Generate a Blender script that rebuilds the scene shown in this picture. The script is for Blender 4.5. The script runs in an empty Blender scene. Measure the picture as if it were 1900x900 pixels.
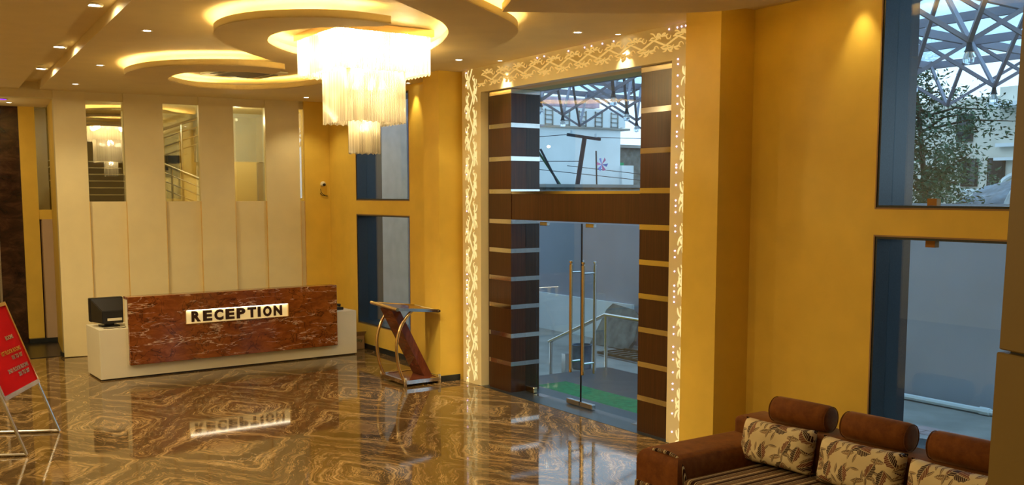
import bpy, bmesh, math, random
from mathutils import Vector, Matrix, noise

sc = bpy.context.scene
COL = sc.collection
PI = math.pi

# ------------------------------------------------------------------ camera
cam = bpy.data.cameras.new('camera')
cam.sensor_width = 36.0
cam.lens = 1800.0 / 1900.0 * 36.0
cam.shift_y = 92.0 / 1900.0
cam.clip_start = 0.05
cam.clip_end = 300
co = bpy.data.objects.new('camera', cam)
COL.objects.link(co)
PITCH, YAW = math.radians(5.7106), math.radians(33.996)
fwd = Vector((-math.cos(YAW) * math.cos(PITCH), math.sin(YAW) * math.cos(PITCH), -math.sin(PITCH)))
rgt = Vector((math.sin(YAW), math.cos(YAW), 0))
upv = rgt.cross(fwd)
co.matrix_world = Matrix(((rgt.x, upv.x, -fwd.x, 0), (rgt.y, upv.y, -fwd.y, 0), (rgt.z, upv.z, -fwd.z, 2.75), (0, 0, 0, 1)))
sc.camera = co

# ------------------------------------------------------------------ world, exposure
sc.view_settings.view_transform = 'Standard'
sc.view_settings.look = 'None'
sc.view_settings.exposure = 0.12
sc.view_settings.gamma = 1.0
w = bpy.data.worlds.new('overcast_sky')
sc.world = w
w.use_nodes = True
bg = w.node_tree.nodes['Background']
bg.inputs[0].default_value = (0.70, 0.86, 1.0, 1)
bg.inputs[1].default_value = 2.0

WARM = (1.0, 0.78, 0.44)
WARM2 = (1.0, 0.82, 0.52)
# strengths of the room's lamps and of the added fill
E_CHAND = 165.0
E_DOWN = 42.0
E_COVE = 34.0
E_FILL = 330.0


def lamp(name, kind, loc, energy, color=WARM, aim=None, parent=None, **kw):
    l = bpy.data.lights.new(name, kind)
    l.energy = energy
    l.color = color
    for k, v in kw.items():
        setattr(l, k, v)
    o = bpy.data.objects.new(name, l)
    COL.objects.link(o)
    o.location = loc
    if aim is not None:
        d = Vector(aim) - Vector(loc)
        o.rotation_euler = d.to_track_quat('-Z', 'Y').to_euler()
    return o


# fill lamps added out of view, behind and beside the camera
for x, y in ((-5.5, 0.6), (-8.5, -1.0), (-12.5, -0.8), (-15.0, 0.6), (-2.0, -1.5)):
    lamp('fill_lamp', 'AREA', (x, y, 4.36), E_FILL / 3.6, WARM, (x, y, 0), shape='DISK', size=.2)

# ------------------------------------------------------------------ node helper
class NT:
    def __init__(s, name):
        s.m = bpy.data.materials.new(name)
        s.m.use_nodes = True
        s.t = s.m.node_tree
        s.t.nodes.clear()
        s.out = s.t.nodes.new('ShaderNodeOutputMaterial')

    def n(s, typ, **kw):
        nd = s.t.nodes.new('ShaderNode' + typ)
        for k, v in kw.items():
            if k.startswith('_'):
                setattr(nd, k[1:], v)
            else:
                s.set(nd, k, v)
        return nd

    def set(s, nd, k, v):
        key = int(k[1:]) if k[0] == 'i' and k[1:].isdigit() else k.replace('_', ' ')
        sock = nd.inputs[key]
        if isinstance(v, bpy.types.NodeSocket):
            s.t.links.new(v, sock)
        elif isinstance(v, bpy.types.Node):
            s.t.links.new(v.outputs[0], sock)
        else:
            if isinstance(v, (tuple, list)) and len(v) == 3 and sock.type == 'RGBA':
                v = (*v, 1)
            sock.default_value = v

    def math(s, op, a, b=None, c=None):
        nd = s.n('Math', _operation=op)
        for i, v in enumerate((a, b, c)):
            if v is not None:
                s.set(nd, f'i{i}', v)
        return nd.outputs[0]

    def mix(s, f, a, b):
        nd = s.n('Mix', _data_type='RGBA')
        s.set(nd, 'i0', f)
        s.set(nd, 'i6', a)
        s.set(nd, 'i7', b)
        return nd.outputs[2]

    def ramp(s, f, stops, interp='LINEAR'):
        nd = s.n('ValToRGB')
        s.set(nd, 'Fac', f)
        cr = nd.color_ramp
        cr.interpolation = interp
        while len(cr.elements) > 1:
            cr.elements.remove(cr.elements[-1])
        for i, (p, c) in enumerate(stops):
            e = cr.elements[0] if i == 0 else cr.elements.new(p)
            e.position = p
            e.color = (*c, 1) if len(c) == 3 else c
        return nd.outputs[0]

    def pos(s):
        return s.n('NewGeometry').outputs['Position']

    def obj(s):
        return s.n('TexCoord').outputs['Object']

    def scale(s, v, sx, sy, sz, rot=(0, 0, 0)):
        nd = s.n('Mapping')
        s.set(nd, 'Vector', v)
        nd.inputs['Scale'].default_value = (sx, sy, sz)
        nd.inputs['Rotation'].default_value = rot
        return nd.outputs[0]

    def noise(s, v, scale, detail=3, rough=.5, dist=0):
        nd = s.n('TexNoise', Vector=v, Scale=scale, Detail=detail, Roughness=rough, Distortion=dist)
        return nd.outputs[0]

    def bsdf(s, col, rough=.5, metal=0, spec=.5, bump=None, bstr=.1, bdist=.01, **kw):
        b = s.n('BsdfPrincipled')
        s.set(b, 'Base_Color', col)
        s.set(b, 'Roughness', rough)
        s.set(b, 'Metallic', metal)
        b.inputs['Specular IOR Level'].default_value = spec
        for k, v in kw.items():
            s.set(b, k, v)
        if bump is not None:
            bn = s.n('Bump', Height=bump, Strength=bstr, Distance=bdist)
            s.set(b, 'Normal', bn)
        return b

    def done(s, sh):
        s.t.links.new(sh.outputs[0], s.out.inputs[0])
        return s.m


def plain(name, col, rough=.5, metal=0, spec=.5, var=.06, vs=3.0, bstr=0.05, bscale=60, **kw):
    t = NT(name)
    p = t.obj()
    f = t.noise(p, vs, 3)
    dark = tuple(c * (1 - var) for c in col)
    lite = tuple(min(1, c * (1 + var)) for c in col)
    c = t.ramp(f, [(.3, dark), (.7, lite)])
    return t.done(t.bsdf(c, rough, metal, spec, t.noise(p, bscale, 2), bstr, .004, **kw))


def emis(name, col, st):
    t = NT(name)
    e = t.n('Emission', Color=col, Strength=st)
    return t.done(e)


def glass(name, tint=(.86, .93, .95), refl=1.0, extra=0.0, rough=0.0):
    t = NT(name)
    bf = t.n('NewGeometry').outputs['Backfacing']
    fr = t.n('Fresnel', IOR=t.math('MULTIPLY_ADD', bf, 1 / 1.5 - 1.5, 1.5))
    f = t.math('MULTIPLY_ADD', fr.outputs[0], refl, extra)
    tr = t.n('BsdfTransparent', Color=tint)
    gl = t.n('BsdfGlossy', Color=(1, 1, 1), Roughness=rough)
    mx = t.n('MixShader')
    t.set(mx, 'i0', f)
    t.set(mx, 'i1', tr)
    t.set(mx, 'i2', gl)
    return t.done(mx)


M = {}
M['yellow'] = plain('yellow_paint', (.82, .56, .085), .42, spec=.35, var=.05, bstr=.08, bscale=40)
M['cream'] = plain('cream_panel', (.80, .69, .38), .40, spec=.35, var=.03, bscale=15)
M['ceil'] = plain('ceiling_paint', (.84, .70, .39), .65, spec=.2, var=.03)
M['black'] = plain('black_plastic', (.012, .012, .013), .4)
M['granite'] = plain('dark_granite', (.018, .024, .028), .30, var=.35, vs=90)
M['chrome'] = plain('chrome', (.78, .76, .72), .12, 1.0, var=.02, bstr=.01)
M['gold'] = plain('brass', (.75, .55, .28), .18, 1.0, var=.03, bstr=.01)
M['steel'] = plain('brushed_steel', (.62, .60, .57), .25, 1.0, var=.05)
M['white'] = plain('white_laminate', (.80, .75, .56), .35, var=.02)
M['jali'] = plain('cream_fretwork_board', (.80, .68, .38), .4, var=.03)
M['red'] = plain('red_felt', (.45, .004, .006), .8, spec=.1)
M['glass'] = glass('window_glass', (.82, .91, .95), .95, 0.0)
M['mirror'] = glass('tinted_mirror_glass', (.76, .78, .70), 1.0, .22)
M['lamp_disc'] = emis('lamp_disc', (1, .93, .82), 18)
M['cove'] = emis('led_strip', (1.0, .80, .38), E_COVE)
M['led'] = emis('lilac_led', (.72, .50, 1.0), 5)
M['violet'] = emis('violet_lamp', (.22, .02, 1.0), 2.2)
M['bulb'] = emis('bulb', (1, .86, .62), 14)
M['fret_glow'] = emis('backlit_fretwork', (1.0, .74, .30), 1.05)
M['fret_header'] = emis('golden_painted_glow', (1.0, .58, .15), .72)  # emission painted in for the spotlights' light on the header scrolls
M['fret_gold'] = plain('gold_fretwork_edge', (.78, .50, .12), .35, var=.1)
M['crate'] = plain('cardboard', (.36, .22, .10), .8, var=.08)
M['paper'] = plain('paper', (.75, .70, .55), .7)
M['purple_steel'] = plain('painted_truss_steel', (.26, .235, .27), .5, var=.08)
M['concrete'] = plain('concrete', (.28, .28, .26), .9, var=.22, vs=1.2, bstr=.4, bscale=12)
M['plaster_blue'] = plain('grey_plaster', (.30, .33, .39), .9, var=.10, vs=.6)
M['plaster_pink'] = plain('pale_rough_plaster', (.66, .53, .49), .9, var=.12, vs=3, bstr=.6, bscale=10)
M['white_wall'] = plain('weathered_white_plaster', (.66, .74, .78), .9, var=.08, vs=.9)
M['cream_wall'] = plain('cream_facade', (.62, .62, .55), .9, var=.05)
M['green'] = plain('green_matting', (.012, .20, .075), .95, var=.25, vs=14, bstr=.6, bscale=200)
M['wood_pole'] = plain('dark_timber', (.05, .05, .06), .8)
M['bark'] = plain('bark', (.10, .075, .05), .9, var=.3, vs=8)
M['leaf'] = plain('leaves', (.045, .105, .05), .7, var=.5, vs=2.5, bstr=0)
M['tarp'] = plain('blue_grey_tarpaulin', (.09, .14, .19), .6, var=.5, vs=4)
M['tarp_yellow'] = plain('yellow_cloth', (.35, .30, .08), .8, var=.3)
M['stone'] = plain('rough_stone_slab', (.16, .17, .16), .95, var=.35, vs=5, bstr=.8, bscale=9)
M['paver'] = plain('paver', (.32, .31, .31), .9, var=.15, vs=4)
M['paver2'] = plain('reddish_paver', (.38, .29, .29), .9, var=.15, vs=4)
M['dark_column'] = plain('ochre_brown_cladding', (.15, .09, .012), .5, var=.05)
M['brass_clip'] = plain('dark_brass_clip', (.30, .14, .03), .4, .6)
M['pink_board'] = plain('pinkish_board', (.55, .40, .26), .5, var=.03)
M['step_dark'] = plain('black_granite_step', (.016, .016, .014), .3)
M['rod'] = None

# crystal rods
t = NT('crystal_rod')
a = t.n('BsdfTransparent', Color=(1, .97, .9))
rnd_ = t.math('MULTIPLY_ADD', t.n('NewGeometry').outputs['Random Per Island'], .50, .48)
rc_ = t.n('CombineColor', Red=rnd_, Green=t.math('MULTIPLY', rnd_, .93), Blue=t.math('MULTIPLY', rnd_, .74))
b = t.n('BsdfTranslucent', Color=rc_)
d = t.n('BsdfDiffuse', Color=rc_)
g = t.n('BsdfGlossy', Color=(1, 1, 1), Roughness=.12)
m1 = t.n('MixShader'); t.set(m1, 'i0', .42); t.set(m1, 'i1', b); t.set(m1, 'i2', d)
m2 = t.n('MixShader'); t.set(m2, 'i0', .50); t.set(m2, 'i1', a); t.set(m2, 'i2', m1)
m3 = t.n('MixShader'); t.set(m3, 'i0', .10); t.set(m3, 'i1', m2); t.set(m3, 'i2', g)
M['rod'] = t.done(m3)

# wood veneer
t = NT('dark_wood_veneer')
p = t.obj()
f = t.noise(t.scale(p, 60, 60, 1.2), 1.0, 4, .6)
c = t.ramp(f, [(.25, (.024, .0085, .002)), (.55, (.052, .0185, .005)), (.8, (.085, .031, .009))])
M['wood'] = t.done(t.bsdf(c, .28, 0, .5, f, .05, .002))
t = NT('podium_wood')
p = t.obj()
f = t.noise(t.scale(p, 6, 30, 6), 1.0, 4, .6)
c = t.ramp(f, [(.25, (.09, .022, .010)), (.6, (.17, .045, .020)), (.85, (.23, .07, .03))])
M['mahog'] = t.done(t.bsdf(c, .10, 0, .6))

# bookmatched brown marble floor
t = NT('bookmatched_brown_marble')
p = t.pos()
sp = t.n('SeparateXYZ', Vector=p)
u = t.math('PINGPONG', t.math('ADD', sp.outputs[0], 12.2), 1.8)
v = t.math('PINGPONG', t.math('ADD', sp.outputs[1], -3.22), .825)
cb = t.n('CombineXYZ', X=u, Y=v)
n1 = t.noise(cb, 1.3, 3, .5)
n2 = t.noise(cb, 6.0, 4, .6)
g0 = t.math('ADD', t.math('MULTIPLY', u, -1.0), t.math('MULTIPLY', v, 1.55))
g1 = t.math('ADD', g0, t.math('MULTIPLY', n1, .85))
g2 = t.math('ADD', g1, t.math('MULTIPLY', n2, .10))
gv = t.n('CombineXYZ', X=g2, Y=t.math('MULTIPLY', t.noise(cb, 2.0, 2), .35))
b1 = t.noise(gv, 4.2, 3, .6)
b2 = t.noise(gv, 30.0, 6, .78)
bb = t.math('ADD', t.math('MULTIPLY', b1, .50), t.math('MULTIPLY', b2, .50))
c = t.ramp(bb, [(.36, (0.022, 0.012, 0.006)), (.43, (0.063, 0.036, 0.014)), (.475, (0.143, 0.087, 0.032)), (.50, (0.084, 0.048, 0.018)), (.535, (0.227, 0.143, 0.053)), (.58, (0.353, 0.228, 0.092)), (.62, (0.487, 0.332, 0.152)), (.66, (0.218, 0.133, 0.052)), (.72, (0.067, 0.038, 0.016))])
# lighter golden heart of each diamond
du = t.math('SUBTRACT', 1.8, u)
heart = t.math('SQRT', t.math('ADD', t.math('POWER', t.math('MULTIPLY', du, 1.0), 2.0), t.math('POWER', t.math('MULTIPLY', v, 1.6), 2.0)))
heart = t.math('ADD', heart, t.math('MULTIPLY', t.math('SUBTRACT', n2, .5), .5))
hf = t.ramp(heart, [(.12, (1, 1, 1)), (.40, (0, 0, 0))])
c = t.mix(t.math('MULTIPLY', hf, .55), c, t.mix(n2, (.20, .115, .045), (.50, .33, .15)))
# thin pale veins
vn = t.math('ABSOLUTE', t.math('SUBTRACT', t.noise(cb, 3.4, 5, .6, .8), .5))
vf = t.ramp(vn, [(.0, (1, 1, 1)), (.007, (0, 0, 0))])
c = t.mix(t.math('MULTIPLY', vf, t.ramp(n1, [(.45, (0, 0, 0)), (.6, (.8, .8, .8))])), c, (.55, .40, .24))
M['marble'] = t.done(t.bsdf(c, .05, 0, .32))

# counter front: red-brown marble with white veins
t = NT('rosso_marble')
p = t.obj()
q = t.scale(p, 1, 1, 2.3)
n1 = t.noise(q, 1.6, 5, .6)
n2 = t.noise(q, 5.5, 6, .65, .5)
c = t.ramp(n2, [(.25, (.13, .030, .007)), (.5, (.25, .068, .014)), (.75, (.38, .125, .030))])
dv = t.math('ABSOLUTE', t.math('SUBTRACT', t.noise(t.scale(p, 1.3, 1, 1.5, (0, .7, 0)), 2.6, 4, .55, .8), .5))
c = t.mix(t.ramp(dv, [(0, (.8, .8, .8)), (.02, (0, 0, 0))]), c, (.030, .008, .003))
wv = t.math('ABSOLUTE', t.math('SUBTRACT', t.noise(t.scale(p, .40, 1, 2.4, (0, -.10, 0)), 2.6, 5, .58, .35), .5))
wm = t.ramp(t.noise(q, 2.2, 2), [(.42, (0, 0, 0)), (.54, (1, 1, 1))])
c = t.mix(t.math('MULTIPLY', t.ramp(wv, [(0, (1, 1, 1)), (.0045, (.8, .8, .8)), (.010, (0, 0, 0))]), wm), c, (.72, .52, .34))
M['rosso'] = t.done(t.bsdf(c, .12, 0, .5))

t = NT('dark_brown_marble_wall')
p = t.pos()
n2 = t.noise(t.scale(p, 1, 1, 1.8, (.5, 0, 0)), 3.0, 7, .68, .6)
c = t.ramp(n2, [(.3, (.012, .006, .004)), (.5, (.045, .018, .010)), (.72, (.12, .05, .026))])
M['darkmarble'] = t.done(t.bsdf(c, .15, 0, .5))

# sofa cloths
t = NT('brown_velvet')
p = t.obj()
n1 = t.noise(p, 9, 5, .65)
c = t.ramp(n1, [(.3, (.105, .030, .004)), (.7, (.20, .064, .009))])
M['velvet'] = t.done(t.bsdf(c, .75, 0, .15, t.noise(p, 220, 2), .2, .002, Sheen_Weight=.35, Sheen_Roughness=.35, Sheen_Tint=(1, .55, .22, 1)))
t = NT('striped_cloth')
p = t.obj()
sp = t.n('SeparateXYZ', Vector=p)
xx = t.math('ADD', sp.outputs[0], t.math('MULTIPLY', sp.outputs[1], .0))
fr = t.math('FRACT', t.math('MULTIPLY', xx, 7.0))
br, be = (.035, .014, .008), (.48, .36, .19)
c = t.ramp(fr, [(0, br), (.16, be), (.22, br), (.30, be), (.33, br), (.38, be), (.41, br), (.46, (.20, .11, .05)), (.58, br), (.63, be), (.78, br), (.84, be), (.88, br)], 'CONSTANT')
M['stripe'] = t.done(t.bsdf(c, .85, 0, .1, t.noise(p, 300, 2), .2, .002))


def floral():
    t = NT('leaf_print_cloth')
    p = t.obj()
    sp = t.n('SeparateXYZ', Vector=p)
    base = t.ramp(t.noise(p, 3, 2), [(.3, (.60, .47, .24)), (.7, (.74, .61, .34))])
    c = base
    for k, (sc_, off, la, lb, col, col2) in enumerate((
            (8.0, 3.1, .50, .15, (.14, .075, .03), (.27, .15, .06)),
            (11.5, 8.7, .50, .12, (.075, .030, .015), (.26, .15, .06)),
            (6.6, 1.3, .46, .24, (.045, .017, .010), (.17, .045, .018)))):
        cb = t.n('CombineXYZ', X=t.math('ADD', sp.outputs[0], off), Y=sp.outputs[2])
        vo = t.n('TexVoronoi', Vector=cb, Scale=sc_, _voronoi_dimensions='2D', Randomness=.75)
        dv = t.n('VectorMath', _operation='SUBTRACT')
        t.set(dv, 'i0', t.n('VectorMath', _operation='SCALE', i0=cb, Scale=sc_).outputs[0])
        t.set(dv, 'i1', t.n('VectorMath', _operation='SCALE', i0=vo.outputs['Position'], Scale=sc_).outputs[0])
        sc2 = t.n('SeparateColor', Color=vo.outputs['Color'])
        ang = t.math('MULTIPLY', sc2.outputs[0], 6.28)
        rt = t.n('VectorRotate', _rotation_type='Z_AXIS', Vector=dv.outputs[0], Angle=ang)
        s2 = t.n('SeparateXYZ', Vector=rt.outputs[0])
        lx, ly = s2.outputs[0], s2.outputs[1]
        wob = t.math('MULTIPLY', t.math('SINE', t.math('MULTIPLY', lx, 30)), .02 if k == 2 else 0.0)
        taper = t.math('SUBTRACT', 1.0, t.math('POWER', t.math('DIVIDE', lx, la), 2.0))
        wid = t.math('ADD', t.math('MULTIPLY', taper, lb), wob)
        ins = t.math('LESS_THAN', t.math('ABSOLUTE', ly), wid)
        vein = t.math('LESS_THAN', t.math('ABSOLUTE', ly), .014)
        rib = t.math('LESS_THAN', t.math('FRACT', t.math('MULTIPLY', t.math('SUBTRACT', lx, t.math('ABSOLUTE', ly)), 9.0)), .22)
        keep = t.math('LESS_THAN', sc2.outputs[1], .9)
        leaf = t.mix(t.math('GREATER_THAN', ly, 0.0), (*col, 1), (*col2, 1))
        leaf = t.mix(t.math('MULTIPLY', t.math('MAXIMUM', vein, rib), .75), leaf, base)
        c = t.mix(t.math('MULTIPLY', ins, keep), c, leaf)
    return t.done(t.bsdf(c, .6, 0, .25, t.noise(p, 14, 3), .25, .02))


M['floral'] = floral()

# translucent roof sheet over the porch
t = NT('translucent_roof_sheet')
a = t.n('BsdfTransparent', Color=(.80, .90, .97))
b = t.n('BsdfTranslucent', Color=(.75, .86, .95))
m1 = t.n('MixShader'); t.set(m1, 'i0', t.math('MULTIPLY_ADD', t.noise(t.pos(), 1.2, 4), .6, .1)); t.set(m1, 'i1', a); t.set(m1, 'i2', b)
M['sheet'] = t.done(m1)
t = NT('clear_bulb_glass')
M['bulbglass'] = t.done(t.bsdf((.9, .95, 1), .05, 0, .5, Transmission_Weight=.9, IOR=1.2))

# ------------------------------------------------------------------ mesh helpers
MW = {}


def mat_of(o):
    return MW.get(o.name, Matrix.Identity(4)) if o else Matrix.Identity(4)


def obj(name, bm, m=None, parent=None, smooth=False, local=False, kind=None, label=None):
    if parent is not None and not local:
        bm.transform(mat_of(parent).inverted())
    bmesh.ops.recalc_face_normals(bm, faces=bm.faces[:])
    me = bpy.data.meshes.new(name)
    bm.to_mesh(me)
    bm.free()
    if m is not None:
        for x in (m if isinstance(m, (list, tuple)) else [m]):
            me.materials.append(x)
    if smooth:
        for f in me.polygons:
            f.use_smooth = True
        if smooth != 'all':
            me.set_sharp_from_angle(angle=math.radians(35))
    o = bpy.data.objects.new(name, me)
    COL.objects.link(o)
    if parent is not None:
        o.parent = parent
        MW[o.name] = mat_of(parent)
    if kind:
        o['kind'] = kind
    if label:
        o['label'] = label
    return o


def thing(name, label, cat, loc=(0, 0, 0), rz=0, group=None):
    o = bpy.data.objects.new(name, None)
    o.empty_display_size = .1
    COL.objects.link(o)
    o.location = loc
    o.rotation_euler = (0, 0, rz)
    MW[o.name] = Matrix.Translation(loc) @ Matrix.Rotation(rz, 4, 'Z')
    return tag(o, label, cat, group)


def tag(o, label, cat, group=None):
    o['label'] = label
    o['category'] = cat
    if group:
        o['group'] = group
    return o


def struct(o):
    o['kind'] = 'structure'
    return o


def sroot(name, loc=(0, 0, 0), rz=0):
    o = bpy.data.objects.new(name, None)
    COL.objects.link(o)
    o.location = loc
    o.rotation_euler = (0, 0, rz)
    MW[o.name] = Matrix.Translation(loc) @ Matrix.Rotation(rz, 4, 'Z')
    return struct(o)


def addbox(bm, x0, x1, y0, y1, z0, z1, bev=0, seg=1):
    vs = [bm.verts.new((x, y, z)) for x in (x0, x1) for y in (y0, y1) for z in (z0, z1)]
    fs = [(0, 1, 3, 2), (4, 6, 7, 5), (0, 4, 5, 1), (2, 3, 7, 6), (0, 2, 6, 4), (1, 5, 7, 3)]
    faces = [bm.faces.new([vs[i] for i in f]) for f in fs]
    if bev:
        es = list({e for f in faces for e in f.edges})
        bmesh.ops.bevel(bm, geom=es, offset=bev, segments=seg, profile=.5, affect='EDGES')
    return vs


def box(x0, x1, y0, y1, z0, z1, bev=0, seg=1):
    bm = bmesh.new()
    addbox(bm, x0, x1, y0, y1, z0, z1, bev, seg)
    return bm


def boxes(lst, bev=0):
    bm = bmesh.new()
    for b_ in lst:
        addbox(bm, *b_, bev)
    return bm


def addtube(bm, pts, r, n=8, cap=True):
    pts = [Vector(p) for p in pts]
    rs = r if isinstance(r, (list, tuple)) else [r] * len(pts)
    rings = []
    prev = None
    for i, p_ in enumerate(pts):
        if i == 0:
            d_ = pts[1] - pts[0]
        elif i == len(pts) - 1:
            d_ = pts[-1] - pts[-2]
        else:
            d_ = (pts[i + 1] - pts[i]).normalized() + (pts[i] - pts[i - 1]).normalized()
        d_.normalize()
        if prev is None:
            a_ = d_.orthogonal().normalized()
        else:
            a_ = (prev - d_ * prev.dot(d_)).normalized()
        prev = a_
        b_ = d_.cross(a_)
        rings.append([bm.verts.new(p_ + (a_ * math.cos(2 * PI * k / n) + b_ * math.sin(2 * PI * k / n)) * rs[i]) for k in range(n)])
    for i in range(len(rings) - 1):
        for k in range(n):
            bm.faces.new((rings[i][k], rings[i][(k + 1) % n], rings[i + 1][(k + 1) % n], rings[i + 1][k]))
    if cap:
        bm.faces.new(rings[0][::-1])
        bm.faces.new(rings[-1])
    return bm


def tube(pts, r, n=8, cap=True):
    return addtube(bmesh.new(), pts, r, n, cap)


def addbar(bm, a_, b_, w_, h_):
    """rectangular bar from a to b, h along z-ish"""
    a_, b_ = Vector(a_), Vector(b_)
    d_ = (b_ - a_).normalized()
    s_ = d_.cross(Vector((0, 0, 1)))
    s_ = s_.normalized() if s_.length > 1e-4 else Vector((1, 0, 0))
    u_ = s_.cross(d_)
    vs = []
    for p_ in (a_, b_):
        for i, j in ((-1, -1), (1, -1), (1, 1), (-1, 1)):
            vs.append(bm.verts.new(p_ + s_ * i * w_ / 2 + u_ * j * h_ / 2))
    for f in ((3, 2, 1, 0), (4, 5, 6, 7), (0, 1, 5, 4), (1, 2, 6, 5), (2, 3, 7, 6), (3, 0, 4, 7)):
        bm.faces.new([vs[k] for k in f])


def lathe(bm, c, prof, n=20, axis='Z'):
    rings = []
    for r_, h_ in prof:
        ring = []
        for k in range(n):
            a_ = 2 * PI * k / n
            x, y = r_ * math.cos(a_), r_ * math.sin(a_)
            v_ = {'Z': (x, y, h_), 'Y': (x, h_, y), 'X': (h_, x, y)}[axis]
            ring.append(bm.verts.new(Vector(c) + Vector(v_)))
        rings.append(ring)
    for i in range(len(rings) - 1):
        for k in range(n):
            bm.faces.new((rings[i][k], rings[i][(k + 1) % n], rings[i + 1][(k + 1) % n], rings[i + 1][k]))
    if prof[0][0] > 1e-5:
        bm.faces.new(rings[0])
    if prof[-1][0] > 1e-5:
        bm.faces.new(rings[-1][::-1])
    bmesh.ops.remove_doubles(bm, verts=bm.verts[:], dist=1e-6)
    return bm


def prism(poly, z0, z1, zf=None):
    """polygon (x,y) extruded z0..z1; zf(x) adds the ceiling's slight slope"""
    bm = bmesh.new()
    lo = [bm.verts.new((x, y, z0 + (zf(x) if zf else 0))) for x, y in poly]
    hi = [bm.verts.new((x, y, z1 + (zf(x) if zf else 0))) for x, y in poly]
    bm.faces.new(lo)
    bm.faces.new(hi)
    n = len(poly)
    for i in range(n):
        bm.faces.new((lo[i], lo[(i + 1) % n], hi[(i + 1) % n], hi[i]))
    return bm


def catmull(pts, k=6, closed=False):
    pts = [Vector((*p_, 0)) if len(p_) == 2 else Vector(p_) for p_ in pts]
    n = len(pts)
    out = []
    for i in range(n if closed else n - 1):
        if closed:
            p0, p1, p2, p3 = pts[i - 1], pts[i], pts[(i + 1) % n], pts[(i + 2) % n]
        else:
            p0, p1, p2, p3 = pts[max(i - 1, 0)], pts[i], pts[i + 1], pts[min(i + 2, n - 1)]
        for j in range(k):
            s_ = j / k
            out.append(.5 * ((2 * p1) + (-p0 + p2) * s_ + (2 * p0 - 5 * p1 + 4 * p2 - p3) * s_ ** 2 + (-p0 + 3 * p1 - 3 * p2 + p3) * s_ ** 3))
    if not closed:
        out.append(pts[-1])
    return out


def text_bm(s_, size, extrude=.004, bold=0.0, align='LEFT'):
    cu = bpy.data.curves.new('txt', 'FONT')
    cu.body = s_
    cu.size = size
    cu.extrude = extrude
    cu.offset = bold
    cu.align_x = align
    cu.resolution_u = 3
    o = bpy.data.objects.new('txt', cu)
    COL.objects.link(o)
    dg = bpy.context.evaluated_depsgraph_get()
    me = bpy.data.meshes.new_from_object(o.evaluated_get(dg))
    bm = bmesh.new()
    bm.from_mesh(me)
    bpy.data.objects.remove(o)
    bpy.data.curves.remove(cu)
    bpy.data.meshes.remove(me)
    return bm


def copy_tree(o, parent=None):
    c_ = o.copy()
    COL.objects.link(c_)
    if parent is not None:
        c_.parent = parent
    for ch in list(o.children):
        copy_tree(ch, c_)
    return c_


def ZC(x):
    return 4.48 + .0087 * (x + 17.8)


zsl = lambda x: .0087 * (x + 17.8)

# ================================================================== SETTING
# ---- floor: bookmatched slabs, each its own piece
floor = struct(obj('floor', box(-18.3, 3.0, -4.0, 7.8, -.30, -.012), M['marble']))
tile_mesh = None
X0, Y0 = -12.2, 3.22
for i in range(-3, 8):
    for j in range(-6, 6):
        xa, ya = X0 + 1.8 * i, Y0 + .825 * j
        xb, yb = min(xa + 1.8, 3.0), min(ya + .825, 7.5)
        xa = max(xa, -18.0)
        if ya > 7.4:
            continue
        obj('floor_tile', box(xa + .0006, xb - .0006, ya + .0006, yb - .0006, -.012, 0), M['marble'], floor)
# granite threshold under the door
struct(obj('trim_1', box(-11.8, -7.8, 7.36, 8.05, -.2, .004), M['granite'])).parent = None

# ---- ceiling
ceiling = sroot('ceiling')


def slopebox(x0, x1, y0, y1, z0, z1):
    bm = bmesh.new()
    addbox(bm, x0, x1, y0, y1, z0, z1)
    for v_ in bm.verts:
        v_.co.z += zsl(v_.co.x)
    return bm


# trough line (near y-edge and far y-edge)
trA = [(-18.3, 2.27), (-17.46, 2.31), (-15.62, 2.2), (-13.33, 2.09), (-10.65, 1.98), (-9.83, 1.93), (-6.0, 1.75), (-3.0, 1.6)]
trA = [(-18.4, 2.34), (-3.0, 1.61)]
trB = [(-18.4, 2.64), (-3.0, 1.93)]
Z = 4.48
obj('ceiling_panel', prism([(-23, 2.55), (-18.4, 2.34), (-3, 1.61), (3, 1.33), (3, -4), (-23, -4)], Z, Z + .2, zsl), M['ceil'], ceiling)
obj('ceiling_panel', prism([(-23, 2.85), (-18.4, 2.64), (-3, 1.93), (3, 1.65), (3, 7.6), (-23, 7.6)], Z, Z + .2, zsl), M['ceil'], ceiling)
obj('ceiling_recess', prism([(-23, 2.5), (-18.4, 2.3), (-3, 1.5), (3, 1.3), (3, 1.7), (-3, 2.0), (-18.4, 2.7), (-23, 2.9)], Z + .13, Z + .2, zsl), M['ceil'], ceiling)
obj('ceiling_slab', prism([(-23.3, -4.3), (3.3, -4.3), (3.3, 8.2), (-23.3, 8.2)], Z + .21, Z + .40, zsl), M['concrete'], ceiling)

DROP, TH = .17, .075


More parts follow.
